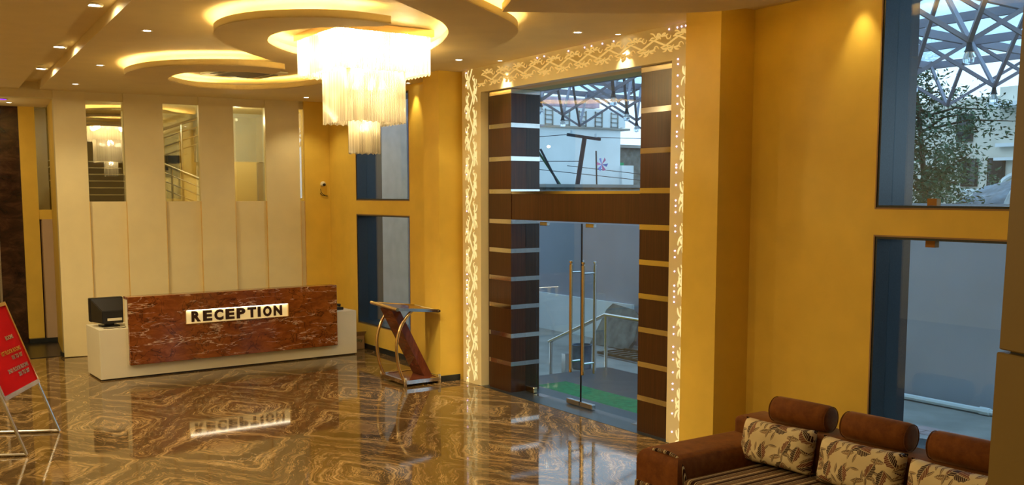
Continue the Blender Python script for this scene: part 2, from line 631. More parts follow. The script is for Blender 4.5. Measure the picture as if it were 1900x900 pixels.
def plate(name, poly):
    o_ = obj(name, prism([(v_[0], v_[1]) for v_ in poly], Z - DROP, Z - DROP + .014, zsl), M['ceil'], ceiling)
    # upstand round the edge that hides the strip lights
    n_ = len(poly)
    bm_ = bmesh.new()
    area = sum(poly[i].x * poly[(i + 1) % n_].y - poly[(i + 1) % n_].x * poly[i].y for i in range(n_))
    sg_ = 1 if area > 0 else -1
    rows = []
    for i in range(n_):
        d_ = (poly[(i + 1) % n_] - poly[i]).normalized() + (poly[i] - poly[i - 1]).normalized()
        d_.normalize()
        nn = Vector((-d_.y, d_.x, 0)) * sg_ * .014
        p_, q_ = poly[i], poly[i] + nn
        z0_, z1_ = Z - DROP + .002, Z - DROP + TH
        rows.append([bm_.verts.new((a_.x, a_.y, z_ + zsl(a_.x))) for a_, z_ in ((p_, z0_), (p_, z1_), (q_, z1_), (q_, z0_))])
    for i in range(n_):
        r0, r1 = rows[i], rows[(i + 1) % n_]
        for k in range(4):
            bm_.faces.new((r0[k], r0[(k + 1) % 4], r1[(k + 1) % 4], r1[k]))
    obj('fascia', bm_, M['ceil'], ceiling)
    return o_


ring_outer = catmull([(-8.56, 4.37), (-8.54, 3.94), (-8.66, 3.61), (-8.92, 3.29), (-9.22, 3.11), (-9.55, 3.04), (-9.93, 3.08), (-10.37, 3.27), (-10.82, 3.60), (-11.25, 3.99), (-11.72, 4.55), (-11.85, 5.15), (-11.65, 5.65), (-11.2, 5.95), (-10.5, 6.08),
                      (-9.9, 6.09), (-9.35, 6.02), (-8.76, 5.87), (-8.36, 5.7), (-8.06, 5.49), (-7.8, 5.2), (-7.48, 4.75), (-7.22, 4.35), (-6.95, 3.85), (-6.8, 3.4)], 5)
ring_inner = catmull([(-7.20, 3.2), (-7.38, 3.62), (-7.62, 3.97), (-7.98, 4.45), (-8.25, 4.76), (-8.65, 5.06), (-9.12, 5.28), (-9.67, 5.45), (-10.2, 5.5), (-10.7, 5.3), (-10.95, 4.9), (-10.9, 4.42), (-10.64, 4.08), (-10.3, 3.80), (-10.03, 3.68), (-9.75, 3.63), (-9.47, 3.67), (-9.2, 3.82), (-8.98, 4.02), (-8.74, 4.36)], 5)
plate('ceiling_ring', ring_outer + ring_inner)
oval_outer = catmull([(-12.16, 4.68), (-12.10, 4.35), (-12.16, 3.98), (-12.50, 3.46), (-12.90, 3.18), (-13.35, 3.06), (-13.85, 3.08), (-14.45, 3.30), (-15.0, 3.75), (-15.3, 4.3), (-15.3, 4.9), (-14.97, 5.5), (-14.2, 5.9), (-13.09, 6.02), (-12.3, 5.75)], 5)
oval_inner = catmull([(-12.7, 5.5), (-13.1, 5.66), (-13.73, 5.58), (-14.25, 5.38), (-14.58, 5.1), (-14.74, 4.75), (-14.70, 4.35), (-14.51, 4.06), (-14.24, 3.82), (-14.0, 3.69), (-13.65, 3.64), (-13.25, 3.68), (-12.95, 3.86), (-12.75, 4.18), (-12.66, 4.45), (-12.68, 4.73)], 5)
plate('ceiling_ring', oval_outer + oval_inner)
tip = catmull([(-7.5, 4.95), (-7.34, 5.25), (-7.11, 5.68), (-6.75, 6.25), (-6.36, 6.62), (-5.85, 6.76), (-5.3, 6.64), (-4.3, 6.1), (-3.4, 5.2)], 5) + catmull([(-3.2, 4.6), (-4.6, 4.35), (-6.2, 4.45), (-7.0, 4.72)], 5)
plate('ceiling_swoop', tip)


def inset(pl, dist):
    out = []
    for i in range(len(pl)):
        a_ = pl[max(i - 1, 0)]
        b_ = pl[min(i + 1, len(pl) - 1)]
        d_ = (b_ - a_).normalized()
        nrm = Vector((d_.y, -d_.x, 0))
        q_ = pl[i] + nrm * dist
        out.append((q_.x, q_.y, Z - DROP + .034 + zsl(q_.x)))
    return out


def inside(poly, x, y):
    c_ = False
    n_ = len(poly)
    for i in range(n_):
        a_, b_ = poly[i], poly[(i + 1) % n_]
        if (a_.y > y) != (b_.y > y) and x < (b_.x - a_.x) * (y - a_.y) / (b_.y - a_.y) + a_.x:
            c_ = not c_
    return c_


def cove(line, poly, dist=.055):
    run = inset(line, dist)
    if sum(inside(poly, p_[0], p_[1]) for p_ in run) < len(run) / 2:
        run = inset(line, -dist)
    run = [p_ for p_ in run if inside(poly, p_[0], p_[1])]
    obj('led_strip', tube(run, .011, 5), M['cove'], ceiling)


# outer edges wash the ceiling outside, inner edges wash the holes
ring_p, oval_p = ring_outer + ring_inner, oval_outer + oval_inner
cove(ring_outer[2:60], ring_p)
cove(ring_outer[75:-2], ring_p)
cove(ring_inner[3:-6], ring_p)
cove(oval_outer[2:50], oval_p)
cove(oval_inner[3:-6], oval_p)
cove(tip[3:38], tip)
cove(tip[48:-4], tip)

# ---- front wall with window openings
wf = sroot('wall_front')
YW, YB = 7.5, 7.97
segs = [(-17.6, -16.13, 0, 4.9), (-16.13, -14.12, 0, .45), (-16.13, -14.12, 2.40, 2.665), (-16.13, -14.12, 4.42, 4.9), (-14.12, -11.72, 0, 4.9),
        (-11.72, -7.86, 4.19, 4.9), (-7.86, -5.35, 0, 4.9), (-5.35, -2.3, 0, .45), (-5.35, -2.3, 2.385, 2.64), (-5.35, -2.3, 4.6, 4.9), (-2.3, 3.0, 0, 4.9)]
obj('wall_section', boxes([(a_, b_, YW, YB, c_, d_) for a_, b_, c_, d_ in segs]), M['yellow'], wf)
obj('pilaster', box(-12.77, -12.31, 7.03, YW, 0, 4.7), M['yellow'], wf)
obj('pilaster', box(-7.29, -6.81, 7.03, YW, 0, 4.7), M['yellow'], wf)
bbm = M['granite']
struct(obj('baseboard_front', boxes([(-17.3, -12.77, 7.485, 7.5, 0, .09), (-12.785, -12.77, 7.03, 7.5, 0, .09), (-12.785, -12.295, 7.015, 7.03, 0, .09), (-12.31, -12.295, 7.03, 7.36, 0, .09),
                                     (-6.81, -2, 7.485, 7.5, 0, .09), (-6.81, -6.795, 7.03, 7.485, 0, .09)]), bbm))


def window(name, x0, x1, z0, z1):
    r_ = sroot(name)
    th = .02
    obj('granite_jamb', box(x0, x0 + th, YW + .005, YB + .03, z0, z1), M['granite'], r_)
    obj('granite_jamb', box(x1 - th, x1, YW + .005, YB + .03, z0, z1), M['granite'], r_)
    obj('granite_sill', box(x0 + th, x1 - th, YW + .005, YB + .03, z0, z0 + th), M['granite'], r_)
    obj('granite_head', box(x0 + th, x1 - th, YW + .005, YB + .03, z1 - th, z1), M['granite'], r_)
    obj('pane', box(x0 + th, x1 - th, 7.69, 7.702, z0 + th, z1 - th), M['glass'], r_)
    # thin raw edge of the plaster round the opening
    e_ = .014
    obj('rough_edge', boxes([(x0 - e_, x0, YW - .003, YW + .02, z0 - e_, z1 + e_), (x1, x1 + e_, YW - .003, YW + .02, z0 - e_, z1 + e_), (x0, x1, YW - .003, YW + .02, z0 - e_, z0), (x0, x1, YW - .003, YW + .02, z1, z1 + e_)]), M['crate'], r_)
    return r_


window('window_1', -16.13, -14.12, .45, 2.40)
window('window_2', -16.13, -14.12, 2.665, 4.42)
w3 = window('window_3', -5.35, -2.3, .45, 2.385)
w4 = window('window_4', -5.35, -2.3, 2.64, 4.6)
obj('glass_clip', box(-4.96, -4.87, 7.66, 7.72, 2.66, 2.72), M['brass_clip'], w4)
obj('glass_clip', box(-4.96, -4.87, 7.66, 7.72, 2.30, 2.365), M['brass_clip'], w3)

# ---- back wall: cream columns, infill panels and tinted glass
AB = math.atan2(.9943, .107)
wb = sroot('wall_back', (-17.85, 2.85, 0), AB)
H = 4.70
cols = [(0, .465), (1.06, 1.70), (2.305, 2.905), (3.48, 4.105)]
for a_, b_ in cols:
    obj('column_panel', box(a_, b_, -.05, .10, 0, H), M['cream'], wb, local=True)
obj('yellow_panel', box(4.20, 4.68, -.05, .3, 0, H), M['yellow'], wb, local=True)
wins = [(.465, 1.06), (1.70, 2.305), (2.905, 3.48), (4.105, 4.20)]
for i, (a_, b_) in enumerate(wins):
    obj('infill_panel', box(a_, b_, 0, .10, 0, 2.64), M['cream'], wb, local=True)
    obj('infill_panel', box(a_, b_, 0, .10, 4.34, H), M['cream'], wb, local=True)
    obj('panel_joint', boxes([(a_ - .002, a_ + .006, -.052, 0, 0, 2.64), (b_ - .006, b_ + .002, -.052, 0, 0, 2.64)]), M['fret_gold'], wb, local=True)
    r_ = sroot('window_%d' % (i + 5), (-17.85, 2.85, 0), AB)
    bmx = box(a_, b_, .03, .042, 2.64, 4.34)
    # the panes sit a touch off the wall line
    c_ = Vector(((a_ + b_) / 2, .036, 0))
    bmx.transform(Matrix.Translation(c_) @ Matrix.Rotation(math.radians(4.3), 4, 'Z') @ Matrix.Translation(-c_))
    obj('pane', bmx, M['mirror'], r_, local=True)
obj('wall_end', box(-.03, .0, -.05, .30, 0, H), M['cream'], wb, local=True)
obj('side_partition', box(-.03, .02, .30, 2.0, 0, H), M['yellow'], wb, local=True)
obj('lintel', box(-6.8, -.03, 0, .25, 4.36, H), M['cream'], wb, local=True)
obj('yellow_panel', box(-6.8, -1.6, 0, .25, 0, 4.36), M['yellow'], wb, local=True)
struct(obj('baseboard_back', box(-18.12, -17.84, 2.80, 2.815, 0, .07), M['granite']))

# ---- other walls of the lobby (outside the photograph)
struct(obj('wall_right', box(3.0, 3.3, -4.3, 8.0, -.3, 4.9), M['cream']))
struct(obj('wall_near', box(-23, 3.0, -4.3, -4.0, -.3, 4.9), M['cream']))

# ---- passage at the far left
ps = sroot('floor_passage') if False else None
struct(obj('floor_passage', box(-23, -18.02, -4.0, 2.95, -.3, -.001), M['step_dark']))
struct(obj('floor_back_room', box(-23, -18.3, 2.95, 8.2, -.3, -.001), M['step_dark']))
struct(obj('ceiling_passage', box(-23, -18.0, 0, 2.98, 4.365, 4.44), M['ceil']))
wl = sroot('wall_left')
obj('marble_panel', box(-20.35, -20.0, -1.0, 2.56, 0, 4.365), M['darkmarble'], wl)
obj('yellow_pier', box(-20.35, -19.95, 2.56, 2.83, 0, 4.365), M['yellow'], wl)
obj('pink_panel', box(-20.35, -19.85, 2.86, 3.06, .08, 2.30), M['pink_board'], wl)
obj('yellow_band', box(-20.35, -19.87, 2.83, 3.06, 2.30, 2.48), M['yellow'], wl)
obj('glass_panel', box(-19.95, -19.93, 2.83, 3.06, 2.48, 4.365), M['mirror'], wl)
obj('grey_backing', box(-20.35, -20.2, 2.83, 3.06, 2.48, 4.365), M['concrete'], wl)
obj('skirting', box(-20.36, -19.83, 2.56, 3.06, 0, .08), M['granite'], wl)
obj('steel_trim', box(-19.99, -19.96, 2.12, 2.16, 0, 2.35), M['steel'], wl)
obj('passage_glass', box(-19.985, -19.97, 1.2, 2.12, 0, 2.33), M['mirror'], wl)
struct(obj('wall_passage', box(-23.3, -23.0, -4.0, 8.2, -.3, 4.9), M['cream']))
struct(obj('wall_stair', box(-23.0, -17.5, 7.95, 8.2, -.3, 4.9), M['cream']))

# ---- stairs behind the tinted glass
st = thing('staircase', 'black granite steps behind the first tinted pane of the back wall', 'stairs', (-19.2, 3.9, 0))
for k in range(8):
    obj('step', box(-19.5 - .3 * k, -19.2 - .3 * k, 3.1, 4.55, 2.36 + .135 * k, 2.36 + .135 * (k + 1)), M['step_dark'], st)
    obj('nosing', box(-19.2 - .3 * k, -19.19 - .3 * k, 3.1, 4.55, 2.36 + .135 * (k + 1) - .02, 2.36 + .135 * (k + 1)), M['steel'], st)
obj('stringer', box(-21.6, -19.25, 3.1, 4.55, -.0, 2.36), M['step_dark'], st)
rl = thing('stair_railing', 'steel stair railing behind the second tinted pane', 'railing', (-19.0, 5.2, 0))
for dz in (0, -.16, -.32, -.48):
    obj('rail', tube([(-19.1, 4.85, 3.36 + dz), (-19.1, 6.1, 2.84 + dz)], .030 if dz == 0 else .013, 8), M['steel'], rl)
for yy, zz in ((5.05, 3.25), (5.95, 2.88)):
    obj('post', tube([(-19.1, yy, 0), (-19.1, yy, zz)], .02, 8), M['steel'], rl)
r2 = thing('stair_railing', 'steel railing climbing at the top of the second tinted pane', 'railing', (-20.2, 5.2, 0))
for dz in (0, -.17, -.34, -.51):
    obj('rail', tube([(-20.2, 4.9, 3.95 + dz), (-20.2, 6.0, 4.35 + dz)], .030 if dz == 0 else .014, 8), M['steel'], r2)
obj('post', tube([(-20.2, 5.55, 0), (-20.2, 5.55, 4.2)], .025, 8), M['steel'], r2)
s2 = thing('upper_stair_flight', 'short dark upper flight of steps behind the second tinted pane', 'stairs', (-20.4, 5.3, 0))
for k in range(3):
    obj('step', box(-20.9, -20.3, 4.7 + .3 * k, 5.0 + .3 * k, 3.10 + .15 * k, 3.25 + .15 * k), M['step_dark'], s2)
obj('stringer', box(-21.0, -20.3, 4.7, 6.6, 0, 3.10), M['cream'], s2)
struct(obj('wall_landing', boxes([(-21.2, -21.1, 4.6, 7.9, 0, 4.6)]), M['cream']))
struct(obj('wall_soffit', box(-21.1, -20.4, 6.05, 7.9, 3.45, 4.6), M['white_wall']))
bx_ = thing('cream_partition', 'cream boxed partition behind the third tinted pane', 'partition', (-19.4, 6.6, 0))
obj('panel', box(-19.8, -19.5, 6.1, 6.9, 0, 3.42), M['cream'], bx_)
obj('side_panel', box(-19.5, -19.42, 6.85, 7.5, 0, 3.40), M['concrete'], bx_)
lamp('stair_fill', 'POINT', (-18.7, 6.2, 4.2), 75, WARM2, shadow_soft_size=.03)  # added fill without a fixture, brightens the space behind the tinted panes
lamp('passage_lamp_glow', 'POINT', (-18.9, 1.6, 3.9), 12, WARM, shadow_soft_size=.03)
lamp('stair_fill', 'POINT', (-18.9, 4.6, 4.25), 40, WARM2, shadow_soft_size=.03)  # second added fill behind the panes

# ================================================================== ENTRANCE
# carved frame round the door
fr = sroot('trim_2')
YFR = 7.37
obj('left_board', box(-12.22, -11.72, YFR, YW + .3, 0, 4.54), M['jali'], fr)
obj('right_board', box(-7.85, -7.292, YFR, YW + .3, 0, 4.57), M['jali'], fr)
bm = bmesh.new()
addbox(bm, -11.72, -7.85, YFR, YW + .01, 4.19, 4.53)
for v_ in bm.verts:
    if v_.co.z > 4.3:
        v_.co.z += zsl(v_.co.x)
obj('top_board', bm, M['jali'], fr)


def ribbon(bm, pts, w0, depth, conv):
    """tapered stroke as a flat prism; conv maps (s, t) to world"""
    n = len(pts)
    L_, R_ = [], []
    for i in range(n):
        a_ = pts[max(i - 1, 0)]
        b_ = pts[min(i + 1, n - 1)]
        dx, dy = b_[0] - a_[0], b_[1] - a_[1]
        l_ = math.hypot(dx, dy) or 1
        f = i / (n - 1)
        w_ = w0 * (math.sin(PI * (f * .86 + .07)) ** .8) * .5
        L_.append((pts[i][0] - dy / l_ * w_, pts[i][1] + dx / l_ * w_))
        R_.append((pts[i][0] + dy / l_ * w_, pts[i][1] - dx / l_ * w_))
    A_ = [bm.verts.new(conv(*p_, 0)) for p_ in L_]
    B_ = [bm.verts.new(conv(*p_, 0)) for p_ in R_]
    C_ = [bm.verts.new(conv(*p_, depth)) for p_ in L_]
    D_ = [bm.verts.new(conv(*p_, depth)) for p_ in R_]
    for i in range(n - 1):
        bm.faces.new((A_[i], A_[i + 1], B_[i + 1], B_[i]))
        bm.faces.new((A_[i], C_[i], C_[i + 1], A_[i + 1]))
        bm.faces.new((B_[i], B_[i + 1], D_[i + 1], D_[i]))


def scrolls(L, W, conv, seed, unit=.46):
    """vine of S-scrolls with fans of leaves on both sides"""
    rnd = random.Random(seed)
    bm = bmesh.new()
    n = max(1, round(L / unit))
    U = L / n
    for k in range(n):
        s0 = k * U
        for ph, a_ in ((0, 1), (.5, -1)):
            pts = []
            for i in range(9):
                f = i / 8
                pts.append((s0 + U * (ph + f * .92), a_ * W * .17 * math.cos(PI * f)))
            ribbon(bm, pts, .020, .006, conv)
            # curl
            c0 = (s0 + U * (ph + .30), -a_ * W * .22)
            pts = [(c0[0] + .045 * (1 - i / 12) * math.cos(i * .62), c0[1] + a_ * .045 * (1 - i / 12) * math.sin(i * .62)) for i in range(9)]
            ribbon(bm, pts, .012, .006, conv)
            # leaf fan on each side
            for sd in (1, -1):
                bx0, by0 = s0 + U * (ph + (.28 if sd == a_ else .02)), sd * W * .19
                for q in range(4):
                    an = math.radians(-52 + q * 36 + rnd.uniform(-7, 7))
                    ln = W * rnd.uniform(.24, .33)
                    pts = []
                    for i in range(6):
                        f = i / 5
                        aa = an + f * .7 * (1 if q > 1 else -1)
                        x_, y_ = bx0 + math.sin(aa) * (ln * f + .012), by0 + sd * math.cos(aa) * (ln * f + .012)
                        pts.append((x_, max(-W / 2, min(W / 2, y_))))
                    ribbon(bm, pts, rnd.uniform(.014, .023), .006, conv)
    return bm


yf = YFR - .006
obj('fretwork', scrolls(4.42, .40, lambda s_, t_, d_: (-11.975 + t_, yf + d_, .06 + s_), 1), M['fret_glow'], fr, kind='stuff', label='backlit carved scrolls of the left upright')
obj('fretwork', scrolls(4.05, .40, lambda s_, t_, d_: (-7.55 + t_, yf + d_, .06 + s_), 2), M['fret_glow'], fr, kind='stuff', label='backlit carved scrolls of the right upright')
obj('fretwork', scrolls(4.25, .29, lambda s_, t_, d_: (-11.70 + s_, yf + d_, 4.365 + t_ * .98 + zsl(-11.7 + s_) * .8 - .035), 3, .40), M['fret_header'], fr, kind='stuff', label='golden carved scrolls of the header')
ledL = [4.491, 4.317, 3.92, 3.653, 3.176, 3.045, 2.727, 2.516, 2.219, 1.889, 1.597, 1.51, 1.44, 1.384, 1.256, 1.161, 0.682, 0.441, 0.40, 0.368, 0.279, 0.061]
ledR = [4.194, 4.142, 4.023, 3.908, 3.807, 3.723, 3.596, 3.427, 3.379, 3.271, 3.077, 3.045, 2.992, 2.858, 2.693, 2.634, 2.566, 2.418, 2.356, 2.146, 2.077, 1.922, 1.766, 1.703, 1.641, 1.587, 1.311, 1.233, 1.091, 1.028, 0.949, 0.806, 0.679, 0.616, 0.489, 0.345, 0.138]
ledT = [-10.346, -10.193, -9.685, -9.366, -9.232, -9.03, -8.825, -7.9, -7.775, -7.71, -7.646]
lp = [(-12.10, z_) for z_ in ledL] + [(-7.755, z_) for z_ in ledR] + [(x_, 4.50 + zsl(x_) - .06) for x_ in ledT]
bm = bmesh.new()
lathe(bm, (0, 0, 0), [(.0075, .006), (.0075, -.003), (.004, -.006), (0, -.007)], 8, 'Y')
led0 = None
for x_, z_ in lp:
    if led0 is None:
        led0 = obj('led_light', bm, M['led'], fr, local=True)
        led0.location = (x_, YFR - .004, z_)
    else:
        c_ = led0.copy()
        COL.objects.link(c_)
        c_.location = (x_, YFR - .004, z_)

# banded wooden pillars and lintel
STR = [.403, .80, 1.205, 1.594, 1.984, 2.386, 2.80, 3.248, 3.70, 4.155]


def pillar(name, x0, x1, y0, y1):
    r_ = sroot(name)
    z = 0.0
    for zc in STR:
        if z >= 4.19:
            break
        obj('wood_panel', box(x0, x1, y0, y1, z, zc - .03, .002), M['wood'], r_)
        obj('metal_strip', box(x0 - .001, x1 + .001, y0 - .001, y1 + .001, zc - .03, zc + .03), M['chrome'], r_)
        z = zc + .03
    obj('wood_panel', box(x0, x1, y0, y1, z, 4.23), M['wood'], r_)
    return r_


p1 = pillar('trim_3', -11.62, -11.07, 7.45, 7.93)
obj('side_panel', box(-11.74, -11.62, 7.50, 7.93, 0, 4.23), M['wood'], p1)
p2 = pillar('trim_4', -8.43, -7.83, 7.45, 7.93)
struct(obj('trim_5', box(-11.07, -8.43, 7.46, 7.74, 2.415, 2.765, .002), M['wood']))
struct(obj('trim_6', box(-11.07, -8.43, 7.455, 7.74, 2.765, 2.80), M['chrome']))
struct(obj('trim_7', box(-11.72, -7.86, 7.97, 8.05, 4.19, 4.9), M['granite']))
struct(obj('trim_8', box(-11.07, -8.43, 7.52, 8.05, 4.21, 4.26), M['granite']))
w9 = sroot('window_9')
obj('pane', box(-11.07, -8.43, 7.695, 7.707, 2.80, 4.21), M['glass'], w9)

# glass double door
dr = sroot('door_1')
for k, (xa, xb) in enumerate(((-10.80, -9.815), (-9.805, -8.45))):
    lf = obj('glass_leaf', box(xa, xb, 7.69, 7.702, .03, 2.385), M['glass'], dr)
    s_ = -1 if k == 0 else 1
    xh = -9.81 + s_ * (.10 if k == 0 else .155)
    for yy, tint in ((7.60, 'gold'), (7.79, 'steel')):
        hb = tube([(xh, yy, .50), (xh, yy, 1.86)], .021, 10)
        lathe(hb, (xh, yy, 1.86), [(.021, 0), (.012, .008), (.012, .015), (.024, .025), (.022, .045), (0, .05)], 10)
        lathe(hb, (xh, yy, .45), [(.0, .0), (.022, .008), (.021, .05)], 10)
        obj('handle', hb, M[tint], lf, smooth=True)
    obj('handle_bracket', addtube(tube([(xh, 7.60, 1.76), (xh, 7.79, 1.76)], .012, 8), [(xh, 7.60, .60), (xh, 7.79, .60)], .012, 8), M['chrome'], lf, smooth=True)
    obj('glass_edge', box(*((xb - .004, xb) if k == 0 else (xa, xa + .004)), 7.688, 7.704, .03, 2.385), M['black'], lf)
    obj('bottom_fitting', box(-9.81 + (-.27 if k == 0 else .01), -9.81 + (-.01 if k == 0 else .27), 7.665, 7.727, .012, .075, .004), M['steel'], lf)
    obj('top_fitting', box(xa + .10, xa + .26, 7.67, 7.72, 2.34, 2.39, .004), M['steel'], lf)
obj('fixed_pane', box(-11.07, -10.81, 7.69, 7.702, .01, 2.415), M['glass'], dr)
obj('corner_fitting', box(-11.02, -10.83, 7.665, 7.727, .01, .085, .004), M['gold'], dr)
for xa in (-10.78, -8.72):
    obj('floor_spring_plate', box(xa, xa + .24, 7.62, 7.76, .004, .009), M['chrome'], dr)

# ================================================================== CEILING LIGHTS
def downlight(x, y, label, r=.045, z=None, energy=E_DOWN, aim=None, spot=1.9, group=None, disc=True, mat='lamp_disc', blend=.6):
    z = ZC(x) if z is None else z
    t_ = thing('downlight', label, 'ceiling light', (x, y, z), 0, group)
    bm_ = bmesh.new()
    lathe(bm_, (0, 0, 0), [(r * .95, .012), (r * .95, -.002), (r * 1.35, -.006), (r * 1.4, .0), (r * 1.4, .012)], 18)
    obj('rim', bm_, M['white'], t_, local=True, smooth=True)
    bm_ = bmesh.new()
    lathe(bm_, (0, 0, 0), [(0, -.003), (r * .9, -.001), (r * .9, .004), (0, .005)], 18)
    obj('lens', bm_, M[mat], t_, local=True)
    if energy:
        lamp('spot', 'SPOT', (x, y, z - .012), energy, WARM2, aim or (x, y, 0), spot_size=spot, spot_blend=blend, shadow_soft_size=.03)
    return t_


downlight(-11.21, 2.75, 'small round ceiling downlight left of the chandelier ring, nearest the camera')
downlight(-14.29, 2.87, 'small round ceiling downlight left of the oval cove ring')
downlight(-16.71, 2.98, 'small round ceiling downlight above the left cream column')
downlight(-16.69, 6.81, 'small round ceiling downlight in front of the yellow corner by the last tinted pane')
downlight(-11.27, 6.75, 'small round ceiling downlight above the left end of the carved door frame')
downlight(-8.77, 6.80, 'small round ceiling downlight above the middle of the carved door frame')
# trough spots
for (x, y), lb in zip(((-10.44, 1.99 + .05), (-13.4, 2.14 + .06), (-15.66, 2.24 + .08)), ('bright downlight in the ceiling trough, nearest the camera', 'bright downlight in the middle of the ceiling trough', 'bright downlight at the far end of the ceiling trough')):
    downlight(x, y + .02, lb, r=.065, z=ZC(x) + .07, energy=14, spot=3.0, aim=(x, y + .25, 3.9), blend=.3)
# wall washers close to the front wall
for x_, y_, e_, lb in ((-11.05, 7.26, 75, 'small downlight tight against the carved header, above its left half'), (-8.62, 7.26, 75, 'small downlight tight against the carved header, above its right half'),
                       (-13.85, 7.36, 28, 'small downlight washing the yellow wall right of the far windows'), (-5.55, 7.34, 22, 'small downlight washing the yellow wall beside the right-hand window')):
    downlight(x_, y_, lb, r=.03, energy=e_, aim=(x_, y_ + .16, 3.7), spot=1.0, blend=.9)
# passage lamps
downlight(-19.2, 2.33, 'small white downlight in the passage ceiling at far left', z=4.363, energy=6)
t_ = thing('violet_lamp', 'glowing violet round lamp in the passage ceiling at far left', 'ceiling light', (-18.55, 2.12, 4.363))
obj('rim', lathe(bmesh.new(), (0, 0, 0), [(.10, .0), (.10, -.01), (.12, -.01), (.12, .0)], 20), M['white'], t_, local=True)
obj('lens', lathe(bmesh.new(), (0, 0, 0), [(0, -.012), (.1, -.008), (.1, 0)], 20), M['violet'], t_, local=True)

# ================================================================== CHANDELIER
CX, CY = -10.05, 4.78
ch = thing('chandelier', 'three-tiered square crystal rod chandelier glowing under the ceiling ring', 'chandelier', (CX, CY, ZC(CX)))
zt = ZC(CX)


def rsquare(a_, r_, n):
    """points round a rounded square of side a"""
    pts = []
    h_ = a_ / 2
    seg = []
    st_ = a_ - 2 * r_
    per = 4 * st_ + 2 * PI * r_
    for i in range(n):
        s_ = per * i / n
        for q in range(4):
            ln = st_ + PI * r_ / 2
            if s_ < ln:
                if s_ < st_:
                    p_ = Vector((h_, -h_ + r_ + s_))
                else:
                    an = (s_ - st_) / r_
                    p_ = Vector((h_ - r_ + r_ * math.cos(an), h_ - r_ + r_ * math.sin(an)))
                c_, s2_ = math.cos(q * PI / 2), math.sin(q * PI / 2)
                pts.append((p_.x * c_ - p_.y * s2_, p_.x * s2_ + p_.y * c_))
                break
            s_ -= ln
    return pts


def tier(a_, r_, ztop, zbot, n, label):
    bm_ = bmesh.new()
    for k, (x_, y_) in enumerate(rsquare(a_, r_, n)):
        zb = zbot + .016 * abs(math.sin(k * .55)) 
        addtube(bm_, [(CX + x_, CY + y_, ztop - .008 * (k % 3)), (CX + x_, CY + y_, zb)], .0068, 5)
    for k, (x_, y_) in enumerate(rsquare(a_ - .07, r_, int(n * .5))):
        addtube(bm_, [(CX + x_, CY + y_, ztop), (CX + x_, CY + y_, zbot + .03)], .0068, 4)
    obj('crystal_rods', bm_, M['rod'], ch, kind='stuff', label=label, smooth='all')


obj('top_frame', boxes([(CX - .58, CX + .58, CY - .58, CY + .58, zt - .075, zt - .002)]), M['gold'], ch)
tier(1.14, .10, zt - .075, 4.06, 320, 'widest top curtain of crystal rods')
obj('tier_frame', boxes([(CX - .36, CX + .36, CY - .36, CY + .36, 4.10, 4.115)]), M['chrome'], ch)
tier(.72, .08, 4.11, 3.535, 215, 'middle curtain of crystal rods')
obj('tier_frame', boxes([(CX - .15, CX + .15, CY - .15, CY + .15, 3.575, 3.59)]), M['chrome'], ch)
tier(.29, .06, 3.60, 3.205, 84, 'small bottom curtain of crystal rods')
obj('stem', tube([(CX, CY, zt - .05), (CX, CY, 3.59)], .015, 8), M['chrome'], ch)
bulb = lathe(bmesh.new(), (0, 0, 0), [(0, -.045), (.028, -.035), (.035, -.01), (.025, .02), (.015, .04), (0, .045)], 10)
bm0 = obj('bulb', bulb, M['bulb'], ch, local=True, smooth=True)
first = True
for zz, rr, n in ((4.42, .40, 12), (4.42, .15, 4), (3.98, .22, 8), (3.50, .05, 2)):
    for k in range(n):
        o_ = bm0 if first else bm0.copy()
        if not first:
            COL.objects.link(o_)
        first = False
        a_ = 2 * PI * k / n
        o_.location = (rr * math.cos(a_), rr * math.sin(a_), zz - zt)
for dx, dy in ((.33, .33), (-.33, .33), (.33, -.33), (-.33, -.33)):
    lamp('chandelier_lamp', 'POINT', (CX + dx, CY + dy, 4.40), E_CHAND, WARM2, shadow_soft_size=.07)
lamp('chandelier_lamp', 'POINT', (CX, CY, 4.02), E_CHAND * .55, WARM2, shadow_soft_size=.07)
lamp('chandelier_lamp', 'POINT', (CX, CY, 3.53), E_CHAND * .10, WARM2, shadow_soft_size=.05)

# air-conditioning cassette inside the oval ring
ac = thing('ceiling_cassette', 'square ceiling air-conditioning cassette inside the oval cove ring', 'air conditioner', (-13.95, 4.75, ZC(-14) - .002), math.radians(8))
obj('housing', box(-.46, .46, -.46, .46, -.03, .0, .01), M['white'], ac, local=True)
obj('grille', box(-.27, .27, -.27, .27, -.038, -.031, .003), M['concrete'], ac, local=True)
for q in range(4):
    bm_ = box(-.26, .26, .33, .40, -.034, -.029)
    bm_.transform(Matrix.Rotation(q * PI / 2, 4, 'Z'))
    obj('air_slot', bm_, M['black'], ac, local=True)

# ================================================================== RECEPTION COUNTER
AC_ = math.atan2(4.21, -.17)
rc = thing('reception_counter', 'white reception counter with red-brown veined marble front', 'counter', (-15.16, 2.88, 0), AC_)
obj('base', box(0, 4.21, 0, .80, .02, .765, .004), M['white'], rc, local=True)
obj('plinth', box(.02, 4.19, .02, .78, 0, .02), M['black'], rc, local=True)
obj('marble_front', box(.40, 3.80, -.10, -.035, .21, 1.235, .004), M['rosso'], rc, local=True)
obj('marble_top', box(.40, 3.80, -.034, .16, 1.195, 1.235, .003), M['rosso'], rc, local=True)
obj('riser', box(.41, 3.79, -.034, .0, .21, 1.194), M['white'], rc, local=True)
obj('riser', box(.41, 3.79, .0, .14, .768, 1.194), M['white'], rc, local=True)
